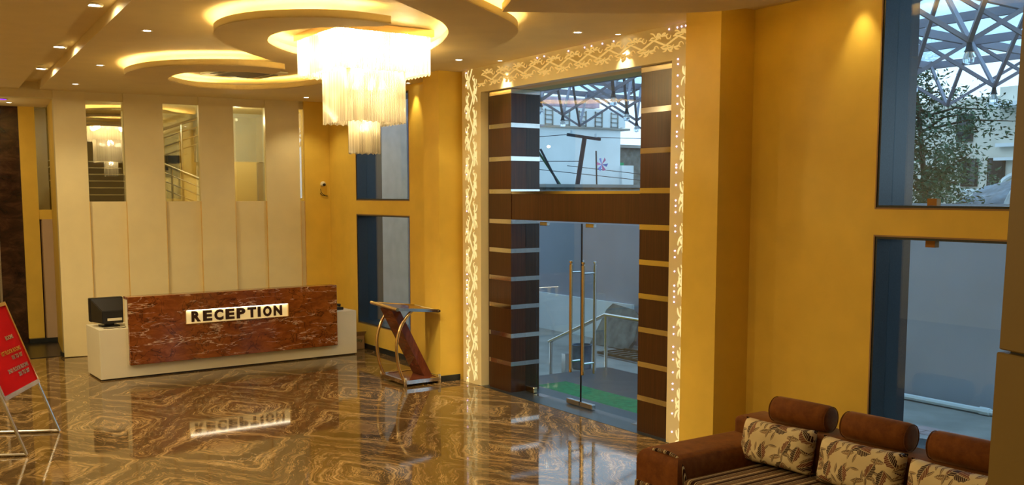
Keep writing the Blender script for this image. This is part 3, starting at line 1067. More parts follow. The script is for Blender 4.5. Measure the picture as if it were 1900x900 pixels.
# sign box
sx0, sx1, sz0, sz1 = 1.245, 2.905, .775, .985
sg = obj('sign_box', boxes([(sx0, sx1, -.108, -.1005, sz0, sz1)]), None, rc, local=True, label='backlit cream sign panel reading RECEPTION')
t = NT('backlit_cream_acrylic')
b_ = t.bsdf((.8, .66, .36), .4)
b_.inputs['Emission Color'].default_value = (1, .72, .30, 1)
b_.inputs['Emission Strength'].default_value = .38
sg.data.materials.append(t.done(b_))
MW[sg.name] = mat_of(rc)
obj('sign_frame', boxes([(sx0 - .012, sx1 + .012, -.15, -.101, sz1, sz1 + .006), (sx0 - .012, sx1 + .012, -.125, -.101, sz0 - .008, sz0), (sx1, sx1 + .012, -.14, -.101, sz0, sz1), (sx0 - .012, sx0, -.12, -.101, sz0, sz1)]), M['gold'], sg, local=True)
obj('sign_strip_light', box(sx0 + .01, sx1 - .01, -.140, -.125, sz1 - .008, sz1 - .001), emis('sign_strip', (1, .90, .70), 9), sg, local=True)
widths = {'I': .55}
xs = sx0 + .06
pitch = (sx1 - sx0 - .12) / 8.6
for chh in 'RECEPTION':
    bm_ = text_bm(chh, .212, .008, .011)
    xsn = [v_.co.x for v_ in bm_.verts]
    wch = pitch * (.45 if chh == 'I' else 1)
    x0_, x1_ = min(xsn), max(xsn)
    sc_ = (wch * (.80 if chh != 'I' else .60)) / (x1_ - x0_)
    for v_ in bm_.verts:
        v_.co.x = (v_.co.x - x0_) * sc_
    bm_.transform(Matrix.Translation((xs + wch * .1, -.128, sz0 + .035)) @ Matrix.Rotation(PI / 2, 4, 'X'))
    obj('letter', bm_, M['wood'], sg, local=True)
    xs += wch

# monitor seen from behind on the left end
mo = thing('monitor', 'black bulky monitor seen from behind on the left end of the white counter', 'monitor', (-15.55, 3.10, .765), AC_)
bm = bmesh.new()


def frustum(bm, f0, f1):
    """f = (y, x0, x1, z0, z1) two rectangles joined"""
    vs = []
    for (y, x0, x1, z0, z1) in (f0, f1):
        vs += [bm.verts.new((x0, y, z0)), bm.verts.new((x1, y, z0)), bm.verts.new((x1, y, z1)), bm.verts.new((x0, y, z1))]
    for f in ((0, 1, 2, 3), (7, 6, 5, 4), (0, 4, 5, 1), (1, 5, 6, 2), (2, 6, 7, 3), (3, 7, 4, 0)):
        bm.faces.new([vs[k] for k in f])


frustum(bm, (.22, -.24, .24, .07, .43), (.10, -.24, .24, .07, .43))
frustum(bm, (.10, -.235, .235, .075, .425), (-.16, -.13, .17, .06, .25))
bmesh.ops.bevel(bm, geom=bm.edges[:], offset=.008, segments=2, affect='EDGES')
obj('casing', bm, M['black'], mo, local=True)
obj('screen', box(-.21, .21, .221, .226, .10, .40), M['step_dark'], mo, local=True)
obj('stand', boxes([(-.12, .14, -.08, .16, 0, .02), (-.05, .07, -.03, .10, .02, .07)], .004), M['black'], mo, local=True)
obj('label_sticker', box(-.06, .15, -.166, -.162, .10, .14), M['paper'], mo, local=True)
tag(obj('cable', tube([tuple(v_) for v_ in catmull([(-15.30, 2.97, .772), (-15.24, 3.05, .772), (-15.26, 3.14, .775), (-15.22, 3.2, .772), (-15.27, 3.27, .772), (-15.3, 3.3, .774)], 5)], .006, 5), M['bark'], None), 'tangled grey cable on the counter before the monitor', 'cable')
ph = thing('telephone', 'black desk telephone at the right end of the counter top', 'telephone', (-15.60, 6.80, .765), AC_)
obj('body', box(-.13, .14, -.08, .10, 0, .05, .01), M['black'], ph, local=True)
obj('handset', tube([(-.12, .02, .075), (-.04, .02, .09), (.05, .02, .09), (.12, .02, .075)], [.026, .018, .018, .026], 8), M['black'], ph, local=True, smooth=True)

# ---- carton of bottles behind the counter
cb_ = thing('cardboard_box', 'open cardboard carton of bottles on the floor behind the counter', 'box', (-15.95, 7.31, 0), 0)
a_, b_, h_ = .17, .14, .24
obj('body', boxes([(-a_, a_, -b_, -b_ + .006, 0, h_), (-a_, a_, b_ - .006, b_, 0, h_), (-a_, -a_ + .006, -b_, b_, 0, h_), (a_ - .006, a_, -b_, b_, 0, h_), (-a_, a_, -b_, b_, 0, .006)]), M['crate'], cb_, local=True)
bm = bmesh.new(); addbar(bm, (-a_, -b_, h_ + .0), (-a_ - .02, -b_ - .12, h_ + .04), .30, .004)
for (p0, p1, wd) in (((-a_, 0, h_), (-a_ - .03, 0, h_ + .13), .27), ((a_, 0, h_), (a_ + .08, 0, h_ + .09), .27)):
    bm = bmesh.new()
    vs = [bm.verts.new((p0[0], -b_, p0[2])), bm.verts.new((p0[0], b_, p0[2])), bm.verts.new((p1[0], b_, p1[2])), bm.verts.new((p1[0], -b_, p1[2]))]
    f_ = bm.faces.new(vs)
    r_ = bmesh.ops.extrude_face_region(bm, geom=[f_])
    for v_ in r_['geom']:
        if isinstance(v_, bmesh.types.BMVert):
            v_.co += Vector((.004, 0, .002))
    obj('flap', bm, M['crate'], cb_, local=True)
bm = text_bm('Bailley', .085, .0006, .001)
bm.transform(Matrix.Translation((a_ + .0012, -.12, .14)) @ Matrix.Rotation(PI / 2, 4, 'Z') @ Matrix.Rotation(PI / 2, 4, 'X'))
obj('printing', bm, M['leaf'], cb_, local=True)
for k in range(6):
    x_, y_ = -.10 + .10 * (k % 3), -.055 + .11 * (k // 3)
    bt = thing('bottle', 'clear water bottle with blue cap standing in the carton', 'bottle', (-15.95 + x_, 7.31 + y_, .01), 0, 'water bottles in the carton')
    obj('body', lathe(bmesh.new(), (0, 0, 0), [(0, 0), (.03, .0), (.032, .02), (.032, .15), (.012, .20), (.012, .215)], 10), M['bulbglass'], bt, local=True, smooth=True)
    obj('cap', lathe(bmesh.new(), (0, 0, 0), [(0.014, .213), (.014, .235), (0, .236)], 10), plain('blue_cap', (.05, .25, .4), .4) if k == 0 else bpy.data.materials['blue_cap'], bt, local=True)

# ================================================================== PODIUM
pd = thing('podium', 'chrome and mahogany lectern stand with slanted top before the front wall', 'lectern', (-12.65, 6.7, 0))
BX0, BX1, BY0, BY1 = -13.02, -12.26, 6.42, 6.98
obj('base_board', box(BX0, BX1, BY0, BY1, .055, .085, .003), M['mahog'], pd)
for a_, b_ in (((BX1, BY0), (BX1, BY1)), ((BX0, BY0), (BX0, BY1)), ((BX0, BY0), (BX1, BY0)), ((BX0, BY1), (BX1, BY1))):
    bm = bmesh.new(); addbar(bm, (*a_, .065), (*b_, .065), .035, .055)
    obj('base_rail', bm, M['chrome'], pd)
for x_ in (BX0, BX1):
    for y_ in (BY0, BY1):
        obj('foot', lathe(bmesh.new(), (x_, y_, 0), [(.02, 0), (.026, .01), (.026, .12), (.018, .135), (0, .14)], 12), M['chrome'], pd, smooth=True)
# slanted top: z falls from low y to high y
A_, B_, C_, D_ = Vector((-12.25, 6.28, 1.135)), Vector((-13.0, 6.27, 1.165)), Vector((-12.25, 6.97, 1.07)), Vector((-13.0, 6.98, 1.08))
bm = bmesh.new()
lo = [bm.verts.new(p_ + Vector((0, 0, -.012))) for p_ in (A_, B_, D_, C_)]
hi = [bm.verts.new(p_ + Vector((0, 0, .006))) for p_ in (A_, B_, D_, C_)]
bm.faces.new(lo); bm.faces.new(hi)
for k in range(4):
    bm.faces.new((lo[k], lo[(k + 1) % 4], hi[(k + 1) % 4], hi[k]))
obj('reading_board', bm, M['mahog'], pd)
obj('top_tube', tube([A_ + (A_ - B_).normalized() * .04, B_ - (A_ - B_).normalized() * .03], .026, 12), M['gold'], pd, smooth=True)
obj('top_tube', tube([C_ + (C_ - D_).normalized() * .03, D_], .017, 10), M['chrome'], pd, smooth=True)
obj('top_tube', tube([B_, D_], .017, 10), M['chrome'], pd, smooth=True)
bm = bmesh.new(); addbar(bm, A_, C_, .03, .045)
obj('top_rail', bm, M['chrome'], pd)
for x_, xt in ((-12.30, 0), (-12.93, 0)):
    pts = catmull([(x_, 6.80 - .20, 1.115), (x_, 6.49, 1.03), (x_, 6.37, .86), (x_, 6.305, .62), (x_, 6.325, .34), (x_, 6.385, .15), (x_, 6.43, .07)], 5)
    obj('curved_tube', tube([tuple(p_) for p_ in pts], .023, 12), M['gold'], pd, smooth=True)
bm = bmesh.new()
pa, pb = (6.37, 1.105), (6.91, .07)
hw = .06
vs = []
for x_ in (-12.82, -12.45):
    for (y_, z_), s_ in ((pa, -1), (pa, 1), (pb, 1), (pb, -1)):
        vs.append(bm.verts.new((x_, y_ + s_ * hw * 1.1, z_)))
for f in ((0, 1, 2, 3), (7, 6, 5, 4), (0, 4, 5, 1), (1, 5, 6, 2), (2, 6, 7, 3), (3, 7, 4, 0)):
    bm.faces.new([vs[k] for k in f])
bmesh.ops.bevel(bm, geom=bm.edges[:], offset=.004, segments=1, affect='EDGES')
obj('slanted_plank', bm, M['mahog'], pd)

# ================================================================== EASEL SIGN (left edge)
es = thing('sign_stand', 'steel floor stand holding a slanted red notice board', 'sign stand', (-11.9, 1.4, 0))
FA, FB = Vector((-12.142, 1.825, 0)), Vector((-11.191, 1.358, 0))
dep = Vector((-.451, -.892, 0))
wd = (FB - FA).normalized()


def PL(f, d_, z_):
    return f + dep * d_ + Vector((0, 0, z_))


slope = .36
zt_ = 1.52
for f in (FA, FB):
    obj('post', tube([PL(f, 0, .015), PL(f, slope * zt_, zt_)], .018, 10), M['steel'], es, smooth=True)
    obj('floor_bar', tube([PL(f, 0, .018), PL(f, .95, .018)], .018, 10), M['steel'], es, smooth=True)
    obj('rear_post', tube([PL(f, .95, .018), PL(f, slope * 1.3, 1.3)], .014, 10), M['steel'], es, smooth=True)
nrm = Vector((-dep.x, -dep.y, 0)) + Vector((0, 0, slope)); nrm.normalize()


def quadbar(name, z0, z1, m, inset_=0.0, thick=.01, off=.02, label=None):
    bm_ = bmesh.new()
    vs_ = []
    for o_ in (off, off + thick):
        for f, s_ in ((FA, 1), (FB, -1)):
            for z_ in (z0, z1):
                vs_.append(bm_.verts.new(PL(f, slope * z_, z_) + wd * s_ * inset_ + nrm * o_))
    for f in ((0, 1, 3, 2), (4, 6, 7, 5), (0, 2, 6, 4), (1, 5, 7, 3), (0, 4, 5, 1), (2, 3, 7, 6)):
        bm_.faces.new([vs_[k] for k in f])
    return obj(name, bm_, m, es, label=label)


quadbar('board', .62, 1.50, M['red'], .03, .01, .0, 'red felt notice panel')
quadbar('frame_rail', .585, .63, M['steel'], .0, .03, .0)
quadbar('frame_rail', 1.49, 1.53, M['gold'], .0, .03, .0)
for f, s_ in ((FA, 1), (FB, -1)):
    bm_ = bmesh.new()
    addbar(bm_, PL(f, slope * .6, .6) + wd * s_ * .015 + nrm * .015, PL(f, slope * 1.5, 1.5) + wd * s_ * .015 + nrm * .015, .035, .03)
    obj('frame_rail', bm_, M['gold'] if s_ == 1 else M['steel'], es)
# lettering: reads along wd reversed so that it faces the door side
upd = (dep * slope + Vector((0, 0, 1))).normalized()
xdir = (-wd).normalized()
xdir = upd.cross(nrm).normalized()
cen = PL((FA + FB) / 2, 0, 0)
for line, zz, sz in (('ROOMS', 1.14, .062), ('1ST FLOOR ROOMS', 1.00, .062), ('101 TO 107', .93, .062), ('2ND FLOOR ROOMS', .81, .062), ('201 TO 207', .745, .062)):
    bm_ = text_bm(line, sz, .002, .0025)
    xsn = [v_.co.x for v_ in bm_.verts]
    ox = (min(xsn) + max(xsn)) / 2
    Mx = Matrix((( xdir.x, upd.x, nrm.x, 0), (xdir.y, upd.y, nrm.y, 0), (xdir.z, upd.z, nrm.z, 0), (0, 0, 0, 1)))
    org = PL((FA + FB) / 2, slope * zz, zz) + nrm * .013
    shift = .26 if 'TO' in line or line == 'ROOMS' else .16
    side = xdir if (FA - FB).dot(xdir) > 0 else -xdir
    bm_.transform(Matrix.Translation(org + side * shift) @ Mx @ Matrix.Translation((-ox, 0, 0)))
    obj('lettering', bm_, M['gold'] if 'FLOOR' in line and '1' in line else M['steel'], es)

# ================================================================== SOFA
so = thing('sofa', 'brown velvet sofa with striped seat under the right-hand window', 'sofa', (-4.8, 6.2, 0))
SX0, SX1 = -6.15, -3.3
# arm: rounded top, thick
bm = box(SX0 + .02, SX0 + .52, 5.42, 6.78, .10, .62, .0)
top = [e for e in bm.edges if all(v_.co.z > .6 for v_ in e.verts)]
bmesh.ops.bevel(bm, geom=top, offset=.11, segments=6, profile=.5, affect='EDGES')
obj('arm', bm, M['velvet'], so, smooth=True)
pts = catmull([(SX0 + .15, 5.413, .60), (SX0 + .28, 5.405, .618), (SX0 + .43, 5.41, .60), (SX0 + .505, 5.41, .53), (SX0 + .53, 5.415, .42), (SX0 + .53, 5.43, .34)], 5)
obj('arm_piping', tube([tuple(p_ + Vector((0, .075, .004))) for p_ in pts], .017, 8), M['stripe'], so, smooth=True)
obj('base_band', box(SX0 + .01, SX0 + .53, 5.40, 5.46, .22, .33, .01), M['stripe'], so)
obj('base', box(SX0 + .03, SX1, 5.46, 6.98, .08, .30, .02, 2), M['velvet'], so, smooth=True)
for x_ in (SX0 + .1, SX1 - .1):
    for y_ in (5.52, 6.9):
        obj('foot', lathe(bmesh.new(), (x_, y_, 0), [(.022, 0), (.03, .08)], 10), M['black'], so)
obj('seat', box(SX0 + .53, SX1, 5.46, 6.52, .29, .45, .045, 4), M['stripe'], so, smooth=True, label='cushioned seat in brown and beige stripes')
obj('backrest', box(SX0 + .10, SX1, 6.50, 6.90, .30, .765, .05, 4), M['velvet'], so, smooth=True)


def bolster(label, x0, x1, yc, zc, r_, yaw):
    t_ = thing('bolster', label, 'bolster', ((x0 + x1) / 2, yc, zc - r_), yaw, 'bolsters on the sofa back')
    L_ = (x1 - x0) / 2
    prof = [(0, -L_), (r_ * .6, -L_ - .004), (r_ * .88, -L_ + .006), (r_, -L_ + .035), (r_ * 1.02, 0), (r_, L_ - .035), (r_ * .88, L_ - .006), (r_ * .6, L_ + .004), (0, L_)]
    obj('cover', lathe(bmesh.new(), (0, 0, r_), prof, 28, 'X'), M['velvet'], t_, local=True, smooth='all')
    for sx in (L_ - .006, -L_ + .006):
        obj('end_piping', tube([(sx, r_ * .93 * math.cos(a_ * PI / 12), r_ + r_ * .93 * math.sin(a_ * PI / 12)) for a_ in range(25)], .004, 5), M['velvet'], t_, local=True)
    return t_


bolster('brown velvet bolster cushion at the left end of the sofa back', -5.68, -5.12, 6.66, .875, .115, math.radians(5))
bolster('brown velvet bolster cushion second from left on the sofa back', -4.95, -4.37, 6.67, .875, .115, math.radians(3))
bolster('brown velvet bolster cushion beside the dark column', -4.17, -3.55, 6.66, .875, .115, math.radians(3))


def cushion(label, x, y, z, w_, h_, th_, yaw, tilt, seed):
    t_ = thing('cushion', label, 'cushion', (x, y, z), yaw, 'floral cushions on the sofa')
    bm_ = bmesh.new()
    n = 22
    rnd = random.Random(seed)
    off = Vector((rnd.uniform(0, 9), 0, 0))
    grid = {}
    for sgn in (-1, 1):
        for i in range(n + 1):
            for j in range(n + 1):
                u_, v_ = -1 + 2 * i / n, -1 + 2 * j / n
                edge = (1 - abs(u_) ** 3.5) * (1 - abs(v_) ** 3.5)
                dd = max(edge, 0) ** .42 * th_ / 2
                pin = 1 - .05 * (1 - abs(u_)) * (abs(v_) ** 4) - .0
                x_ = u_ * w_ / 2 * (1 - .06 * (1 - v_ * v_) * (abs(u_) ** 6))
                z_ = v_ * h_ / 2 * (1 - .07 * (1 - u_ * u_) * (abs(v_) ** 6))
                nz = noise.noise(Vector((x_ * 5, z_ * 5, sgn)) + off) * .018 * max(edge, 0) ** .3
                key = (i, j, 0 if (i in (0, n) or j in (0, n)) else sgn)
                if key not in grid:
                    grid[key] = bm_.verts.new((x_, sgn * (dd + nz) if key[2] else 0, z_))
        for i in range(n):
            for j in range(n):
                ks = []
                for (a_, b_) in ((i, j), (i + 1, j), (i + 1, j + 1), (i, j + 1)):
                    ks.append(grid[(a_, b_, 0 if (a_ in (0, n) or b_ in (0, n)) else sgn)])
                try:
                    bm_.faces.new(ks)
                except ValueError:
                    pass
    bm_.transform(Matrix.Translation((0, 0, h_ / 2)) @ Matrix.Rotation(tilt, 4, 'X'))
    obj('cover', bm_, M['floral'], t_, local=True, smooth='all')


cushion('leaf-printed cream cushion next to the sofa arm', -5.41, 6.36, .45, .70, .38, .26, math.radians(7), math.radians(-14), 1)
cushion('leaf-printed cream cushion in the middle of the three on the sofa', -4.59, 6.36, .45, .74, .38, .26, math.radians(3), math.radians(-14), 2)
cushion('leaf-printed cream cushion beside the dark column', -3.79, 6.34, .45, .74, .38, .26, math.radians(3), math.radians(-14), 3)

# ================================================================== DARK COLUMN, right edge
dc = sroot('trim_9', (-1.004, 2.673, 0), math.radians(-20))
for nm, z0_, z1_, dx in (('lower_cladding', 0, 2.335, 0.0), ('upper_cladding', 2.343, 4.55, .008)):
    bm_ = box(-.31 + dx, .30, -.30, .30, z0_, z1_, .004)
    for v_ in bm_.verts:
        v_.co.x += (v_.co.z - 2.34) * .028
    obj(nm, bm_, M['dark_column'], dc, local=True)
obj('joint', box(-.28, .28, -.28, .28, 2.30, 2.36), M['black'], dc, local=True)

# ================================================================== SECURITY CAMERA
sc_ = thing('security_camera', 'white dome security camera with dangling wires in the yellow corner', 'security camera', (-17.30, 7.36, 2.93))
obj('housing', lathe(bmesh.new(), (-17.30, 7.36, 2.955), [(0, .055), (.035, .045), (.055, .015), (.055, -.015), (.04, -.035), (0, -.045)], 16), M['white'], sc_, smooth=True)
obj('lens', lathe(bmesh.new(), (-17.245, 7.355, 2.945), [(0, .03), (.026, .02), (.026, -.01)], 12, 'X'), M['black'], sc_)
obj('bracket', tube([(-17.33, 7.31, 2.93), (-17.33, 7.31, 2.86)], .008, 6), M['white'], sc_)
cpt = catmull([(-17.31, 7.31, 2.87), (-17.30, 7.32, 2.80), (-17.29, 7.36, 2.76), (-17.29, 7.41, 2.735), (-17.29, 7.44, 2.735), (-17.29, 7.39, 2.74), (-17.30, 7.33, 2.75), (-17.31, 7.30, 2.79)], 4)
obj('wire', tube([tuple(p_) for p_ in cpt], .006, 5), M['black'], sc_)

# ================================================================== OUTSIDE
ZG = -.45
struct(obj('ground', box(-60, 25, 8.05, 80, -.75, ZG), M['concrete']))
struct(obj('porch_landing', box(-12.0, -2.0, 8.05, 9.95, ZG, -.02), M['granite']))
cst = thing('porch_steps', 'dark granite steps going down from the porch landing', 'steps', (-12.2, 9, ZG))
for k in range(2):
    obj('step', box(-12.35 - .35 * k, -12.0 - .35 * k, 8.05, 9.95, ZG, -.02 - .145 * (k + 1)), M['granite'], cst)
tag(obj('door_mat', box(-11.35, -8.3, 7.98, 8.62, -.02, -.006), M['green']), 'bright green matting on the landing outside the glass door', 'mat')
# pavers beyond the right-hand window
pv = sroot('trim_10')
rnd = random.Random(5)
for i in range(14):
    for j in range(8):
        x_, y_ = -9.2 + .42 * i + (.21 if j % 2 else 0), 10.3 + .22 * j
        obj('paver', box(x_, x_ + .405, y_, y_ + .205, ZG, ZG + .03 + rnd.uniform(0, .006)), M['paver2'] if (i // 3 + j // 3) % 2 else M['paver'], pv)
# compound wall with pipe
cwl = thing('compound_wall', 'tall grey plastered boundary wall across the yard', 'wall', (-10, 13.67, ZG))
obj('wall', box(-30, 12, 13.67, 13.9, ZG, 2.62), M['plaster_blue'], cwl)
obj('coping', box(-30, -13.5, 13.60, 13.95, 2.62, 2.86), M['concrete'], cwl)
obj('lower_render', box(-24, -15.6, 13.60, 13.67, ZG, .42), M['white_wall'], cwl)
obj('patch', box(-14.5, -13.7, 13.655, 13.67, .2, 1.25), M['plaster_pink'], cwl)
pp = thing('drain_pipe', 'white plastic pipe along the foot of the boundary wall', 'pipe', (-8, 13.5, ZG))
obj('pipe', tube([(-13.0, 13.5, ZG + .06), (2, 13.5, ZG + .06)], .045, 8), M['white_wall'], pp, smooth=True)
for x_ in (-7.75, -5):
    obj('pipe_joint', tube([(x_, 13.5, ZG + .06), (x_ + .15, 13.5, ZG + .06)], .06, 8), M['white_wall'], pp)
# hand rail
hr = thing('handrail', 'stainless steel handrail beside the porch steps', 'handrail', (-12, 9.92, 0))
obj('rail', tube([(-13.55, 9.92, .20), (-12.02, 9.92, .83), (-9.0, 9.92, .83)], .032, 10), M['steel'], hr, smooth=True)
for x_, z_ in ((-13.5, .2), (-12.0, .81), (-10.9, .81), (-9.6, .81)):
    obj('post', tube([(x_, 9.92, -.02 if x_ > -12.1 else ZG), (x_, 9.92, z_)], .03, 10), M['steel'], hr, smooth=True)
obj('post', box(-13.12, -13.02, 9.87, 9.97, ZG, .06), M['steel'], hr)
# leaning stone slab, grate
sl = bmesh.new()
pts2 = [(-.72, 0), (-.50, .80), (-.35, .95), (.38, .88), (.58, .75), (.62, .25), (.5, .03)]
lo = [sl.verts.new((x_, 0, z_)) for x_, z_ in pts2]
hi = [sl.verts.new((x_ * .97, .09, z_ * .97)) for x_, z_ in pts2]
sl.faces.new(lo); sl.faces.new(hi)
for k in range(len(pts2)):
    sl.faces.new((lo[k], lo[(k + 1) % len(pts2)], hi[(k + 1) % len(pts2)], hi[k]))
sl.transform(Matrix.Translation((-15.55, 13.0, ZG)) @ Matrix.Rotation(-.35, 4, 'X'))
tag(obj('stone_slab', sl, M['stone']), 'rough grey stone slab leaning against the boundary wall', 'stone slab')
gt = thing('metal_grate', 'rusty metal grate lying on the yard floor beside the stone slab', 'grate', (-14.2, 12.5, ZG))
bm = bmesh.new()
for k in range(2):
    addbar(bm, (-15.0, 12.2 + .7 * k, ZG + .06), (-13.4, 12.2 + .7 * k, ZG + .06), .05, .05)
obj('frame', bm, M['bark'], gt)
for k in range(9):
    bm = bmesh.new()
    addbar(bm, (-15.0 + .2 * k, 12.2, ZG + .06), (-15.0 + .2 * k, 12.9, ZG + .06), .025, .03)
    obj('bar', bm, M['bark'], gt)
tag(obj('plastic_drum', lathe(bmesh.new(), (-14.0, 11.0, ZG), [(0, 0), (.17, 0), (.18, .03), (.18, .42), (.2, .45), (.17, .45), (.16, .05), (0, .04)], 16), M['tarp'], smooth=True), 'pale blue-green bucket standing in the yard beyond the handrail', 'bucket')
# rough neighbour wall seen through the far windows
nb = thing('neighbour_wall', 'pale rough plastered wall close outside the far windows', 'wall', (-21, 10, ZG))
obj('wall', box(-25, -18.92, 10.0, 10.3, ZG, 7.0), M['plaster_pink'], nb)
bp = thing('drain_pipe', 'blue downpipe on the corner of the rough neighbour wall', 'pipe', (-18.85, 10.1, ZG))
obj('pipe', tube([(-18.86, 10.05, ZG), (-18.86, 10.05, 7)], .05, 8), plain('blue_pipe', (.05, .14, .35), .4), bp, smooth=True)

# canopy: space-frame truss with bulbs and translucent sheets
cn = thing('porch_canopy', 'purple-grey steel space-frame canopy with translucent roof over the yard', 'canopy', (-8, 12, ZG))
nx, ny = 10, 4
px_, py_ = 2.05, 2.05
ox, oy = 1.9, 8.35 + 2.05
low = {}
for i in range(nx):
    for j in range(ny):
        low[i, j] = Vector((ox - px_ * (i + 1), oy + py_ * j, 4.46 - .03 * j))
topn = {}
for i in range(nx + 1):
    for j in range(ny + 1):
        topn[i, j] = Vector((ox - px_ * (i + .5), oy + py_ * (j - .5), 5.38 - .03 * j))
bm = bmesh.new()
nparts = 0
for i in range(nx + 1):
    for j in range(ny + 1):
        for di, dj in ((1, 0), (0, 1)):
            if (i + di, j + dj) in topn:
                b_ = bmesh.new(); addbar(b_, topn[i, j], topn[i + di, j + dj], .07, .13)
                obj('chord', b_, M['purple_steel'], cn)
for (i, j), p_ in low.items():
    for di in (0, 1):
        for dj in (0, 1):
            if nparts < 290:
                b_ = bmesh.new(); addbar(b_, p_, topn[i + di, j + dj], .05, .05)
                obj('brace', b_, M['purple_steel'], cn); nparts += 1
for i in range(nx):
    for j in range(ny):
        q = [topn[i, j], topn[i + 1, j], topn[i + 1, j + 1], topn[i, j + 1]]
        b_ = bmesh.new()
        lo = [b_.verts.new(v_ + Vector((0, 0, .085))) for v_ in q]
        hi = [b_.verts.new(v_ + Vector((0, 0, .093))) for v_ in q]
        b_.faces.new(lo); b_.faces.new(hi)
        for k in range(4):
            b_.faces.new((lo[k], lo[(k + 1) % 4], hi[(k + 1) % 4], hi[k]))
        obj('roof_sheet', b_, M['sheet'], cn)
for k, (x_, y_) in enumerate(((ox - px_ * .5, oy - 1.0), (ox - px_ * (nx + .5), oy - 1.0), (ox - px_ * .5, oy + py_ * (ny - .5)), (ox - px_ * (nx + .5), oy + py_ * (ny - .5)))):
    obj('column', tube([(x_, y_, ZG), (x_, y_, 5.2)], .07, 10), M['purple_steel'], cn)
ROW = ('nearest', 'second', 'third')
ORD = ('first', 'second', 'third', 'fourth')
vis = [(i, j) for i in range(nx) for j in range(3) if 2 < i < 9]
for i, j in vis:
    p_ = low[i, j]
    if i > 5:
        lb, gp = 'clear bulb on the truss beyond the door transom, %s row, %s from left' % (ROW[j], ORD[8 - i]), 'bulbs seen through the door transom'
    else:
        lb, gp = 'clear bulb on the truss outside the right-hand window, %s row, %s from left' % (ROW[j], ORD[5 - i]), 'bulbs outside the right-hand window'
    t_ = thing('light_bulb', lb, 'light bulb', (p_.x, p_.y, p_.z - .02), 0, gp)
    if i == 0 and j == 0:
        pass
    key = 'bulbmesh'
    if key not in globals():
        bmh = lathe(bmesh.new(), (0, 0, 0), [(.03, 0), (.03, -.02), (.04, -.07), (.055, -.10), (.03, -.10)], 10)
        h0 = obj('holder', bmh, M['black'], t_, local=True, smooth=True)
        bmg = lathe(bmesh.new(), (0, 0, 0), [(.03, -.10), (.04, -.12), (.065, -.17), (.055, -.22), (0, -.24)], 12)
        g0 = obj('globe', bmg, M['bulbglass'], t_, local=True, smooth=True)
        bulbmesh = True
    else:
        for s_ in (h0, g0):
            c_ = s_.copy(); COL.objects.link(c_); c_.parent = t_

# white building beyond, face turned to +x
wbld = thing('white_building', 'weathered white building with fretted parapet beyond the boundary wall', 'building', (-28, 17, ZG))
obj('wall', box(-36, -24.7, 12.5, 20.95, ZG, 4.95), M['white_wall'], wbld)
obj('parapet', box(-36, -24.7, 12.5, 21.15, 4.95, 5.50), M['white_wall'], wbld)
obj('low_block', box(-30, -24.6, 20.95, 21.45, ZG, 3.72), M['white_wall'], wbld)
for k in range(26):
    y0_ = 12.6 + .66 * k / 2
    if y0_ > 21.0:
        break
    if k % 2 == 0:
        obj('fret_panel', boxes([(-24.69, -24.66, y0_, y0_ + .03, 4.9, 5.42), (-24.69, -24.66, y0_ + .28, y0_ + .31, 4.9, 5.42)] + [(-24.69, -24.66, y0_, y0_ + .30, 4.95 + .14 * q, 4.97 + .14 * q) for q in range(4)]), M['concrete'], wbld)
obj('parapet_cap', box(-36, -24.62, 12.5, 21.3, 4.86, 4.92), M['concrete'], wbld)
obj('roof_sign', box(-27, -26.6, 18.3, 21.6, 5.75, 6.05), plain('faded_pink_sign', (.42, .30, .36), .8, var=.4, vs=3), wbld)
obj('roof_rail', tube([(-25, 14, 5.85), (-25, 21, 5.85)], .02, 6), M['steel'], wbld)
bb_ = thing('dark_building', 'dark grey brick house edge right of the white building', 'building', (-26, 23, ZG))
obj('wall', box(-30, -25.6, 21.5, 27, ZG, 4.35), M['stone'], bb_)
obj('roof', box(-30.2, -25.4, 21.4, 27.2, 4.35, 4.45), M['concrete'], bb_)
tag(obj('green_cloth', box(-25.6, -25.57, 21.55, 21.85, 3.1, 3.85), plain('green_cloth', (.01, .35, .15), .8)), 'bright green cloth hanging beside the white building', 'cloth')
# utility pole and props
lg = thing('flat_roof', 'dark grimy flat roof ledge in front of the white building', 'roof', (-22, 17, ZG))
obj('block', box(-24.55, -19.4, 14.05, 21.4, ZG, 2.94), M['stone'], lg)
obj('ledge', box(-24.55, -19.3, 14.0, 21.45, 2.94, 3.02), M['concrete'], lg)
up_ = thing('utility_pole', 'dark leaning utility pole with a crossarm before the white building', 'utility pole', (-20, 15.5, 0))
obj('pole', tube([(-20, 15.53, 3.02), (-20, 15.76, 4.25)], .06, 8), M['wood_pole'], up_)
bm = bmesh.new(); addbar(bm, (-20, 15.2, 4.29), (-20, 16.27, 4.20), .07, .07)
obj('crossarm', bm, M['wood_pole'], up_)
for y_, z_ in ((15.32, 4.28), (16.12, 4.22)):
    obj('insulator', tube([(-20, y_, z_), (-20, y_, z_ + .12)], .035, 8), M['white_wall'], up_)
tag(obj('timber_prop', tube([(-20, 14.35, 3.9), (-20, 14.92, 3.02)], .028, 6), M['wood_pole']), 'dark timber prop leaning beside the utility pole', 'pole')
tag(obj('bamboo_prop', tube([(-20.2, 14.42, 3.85), (-20.2, 15.12, 3.02)], .03, 6), M['leaf']), 'greenish bamboo prop leaning right of the dark timber prop', 'pole')
tag(obj('thin_mast', tube([(-20, 16.17, 3.02), (-20, 16.14, 3.9)], .02, 6), M['wood_pole']), 'thin upright mast right of the utility pole', 'pole')
pw = thing('pinwheel', 'pink and blue toy pinwheel on the thin mast', 'pinwheel', (-20, 16.3, 3.6))
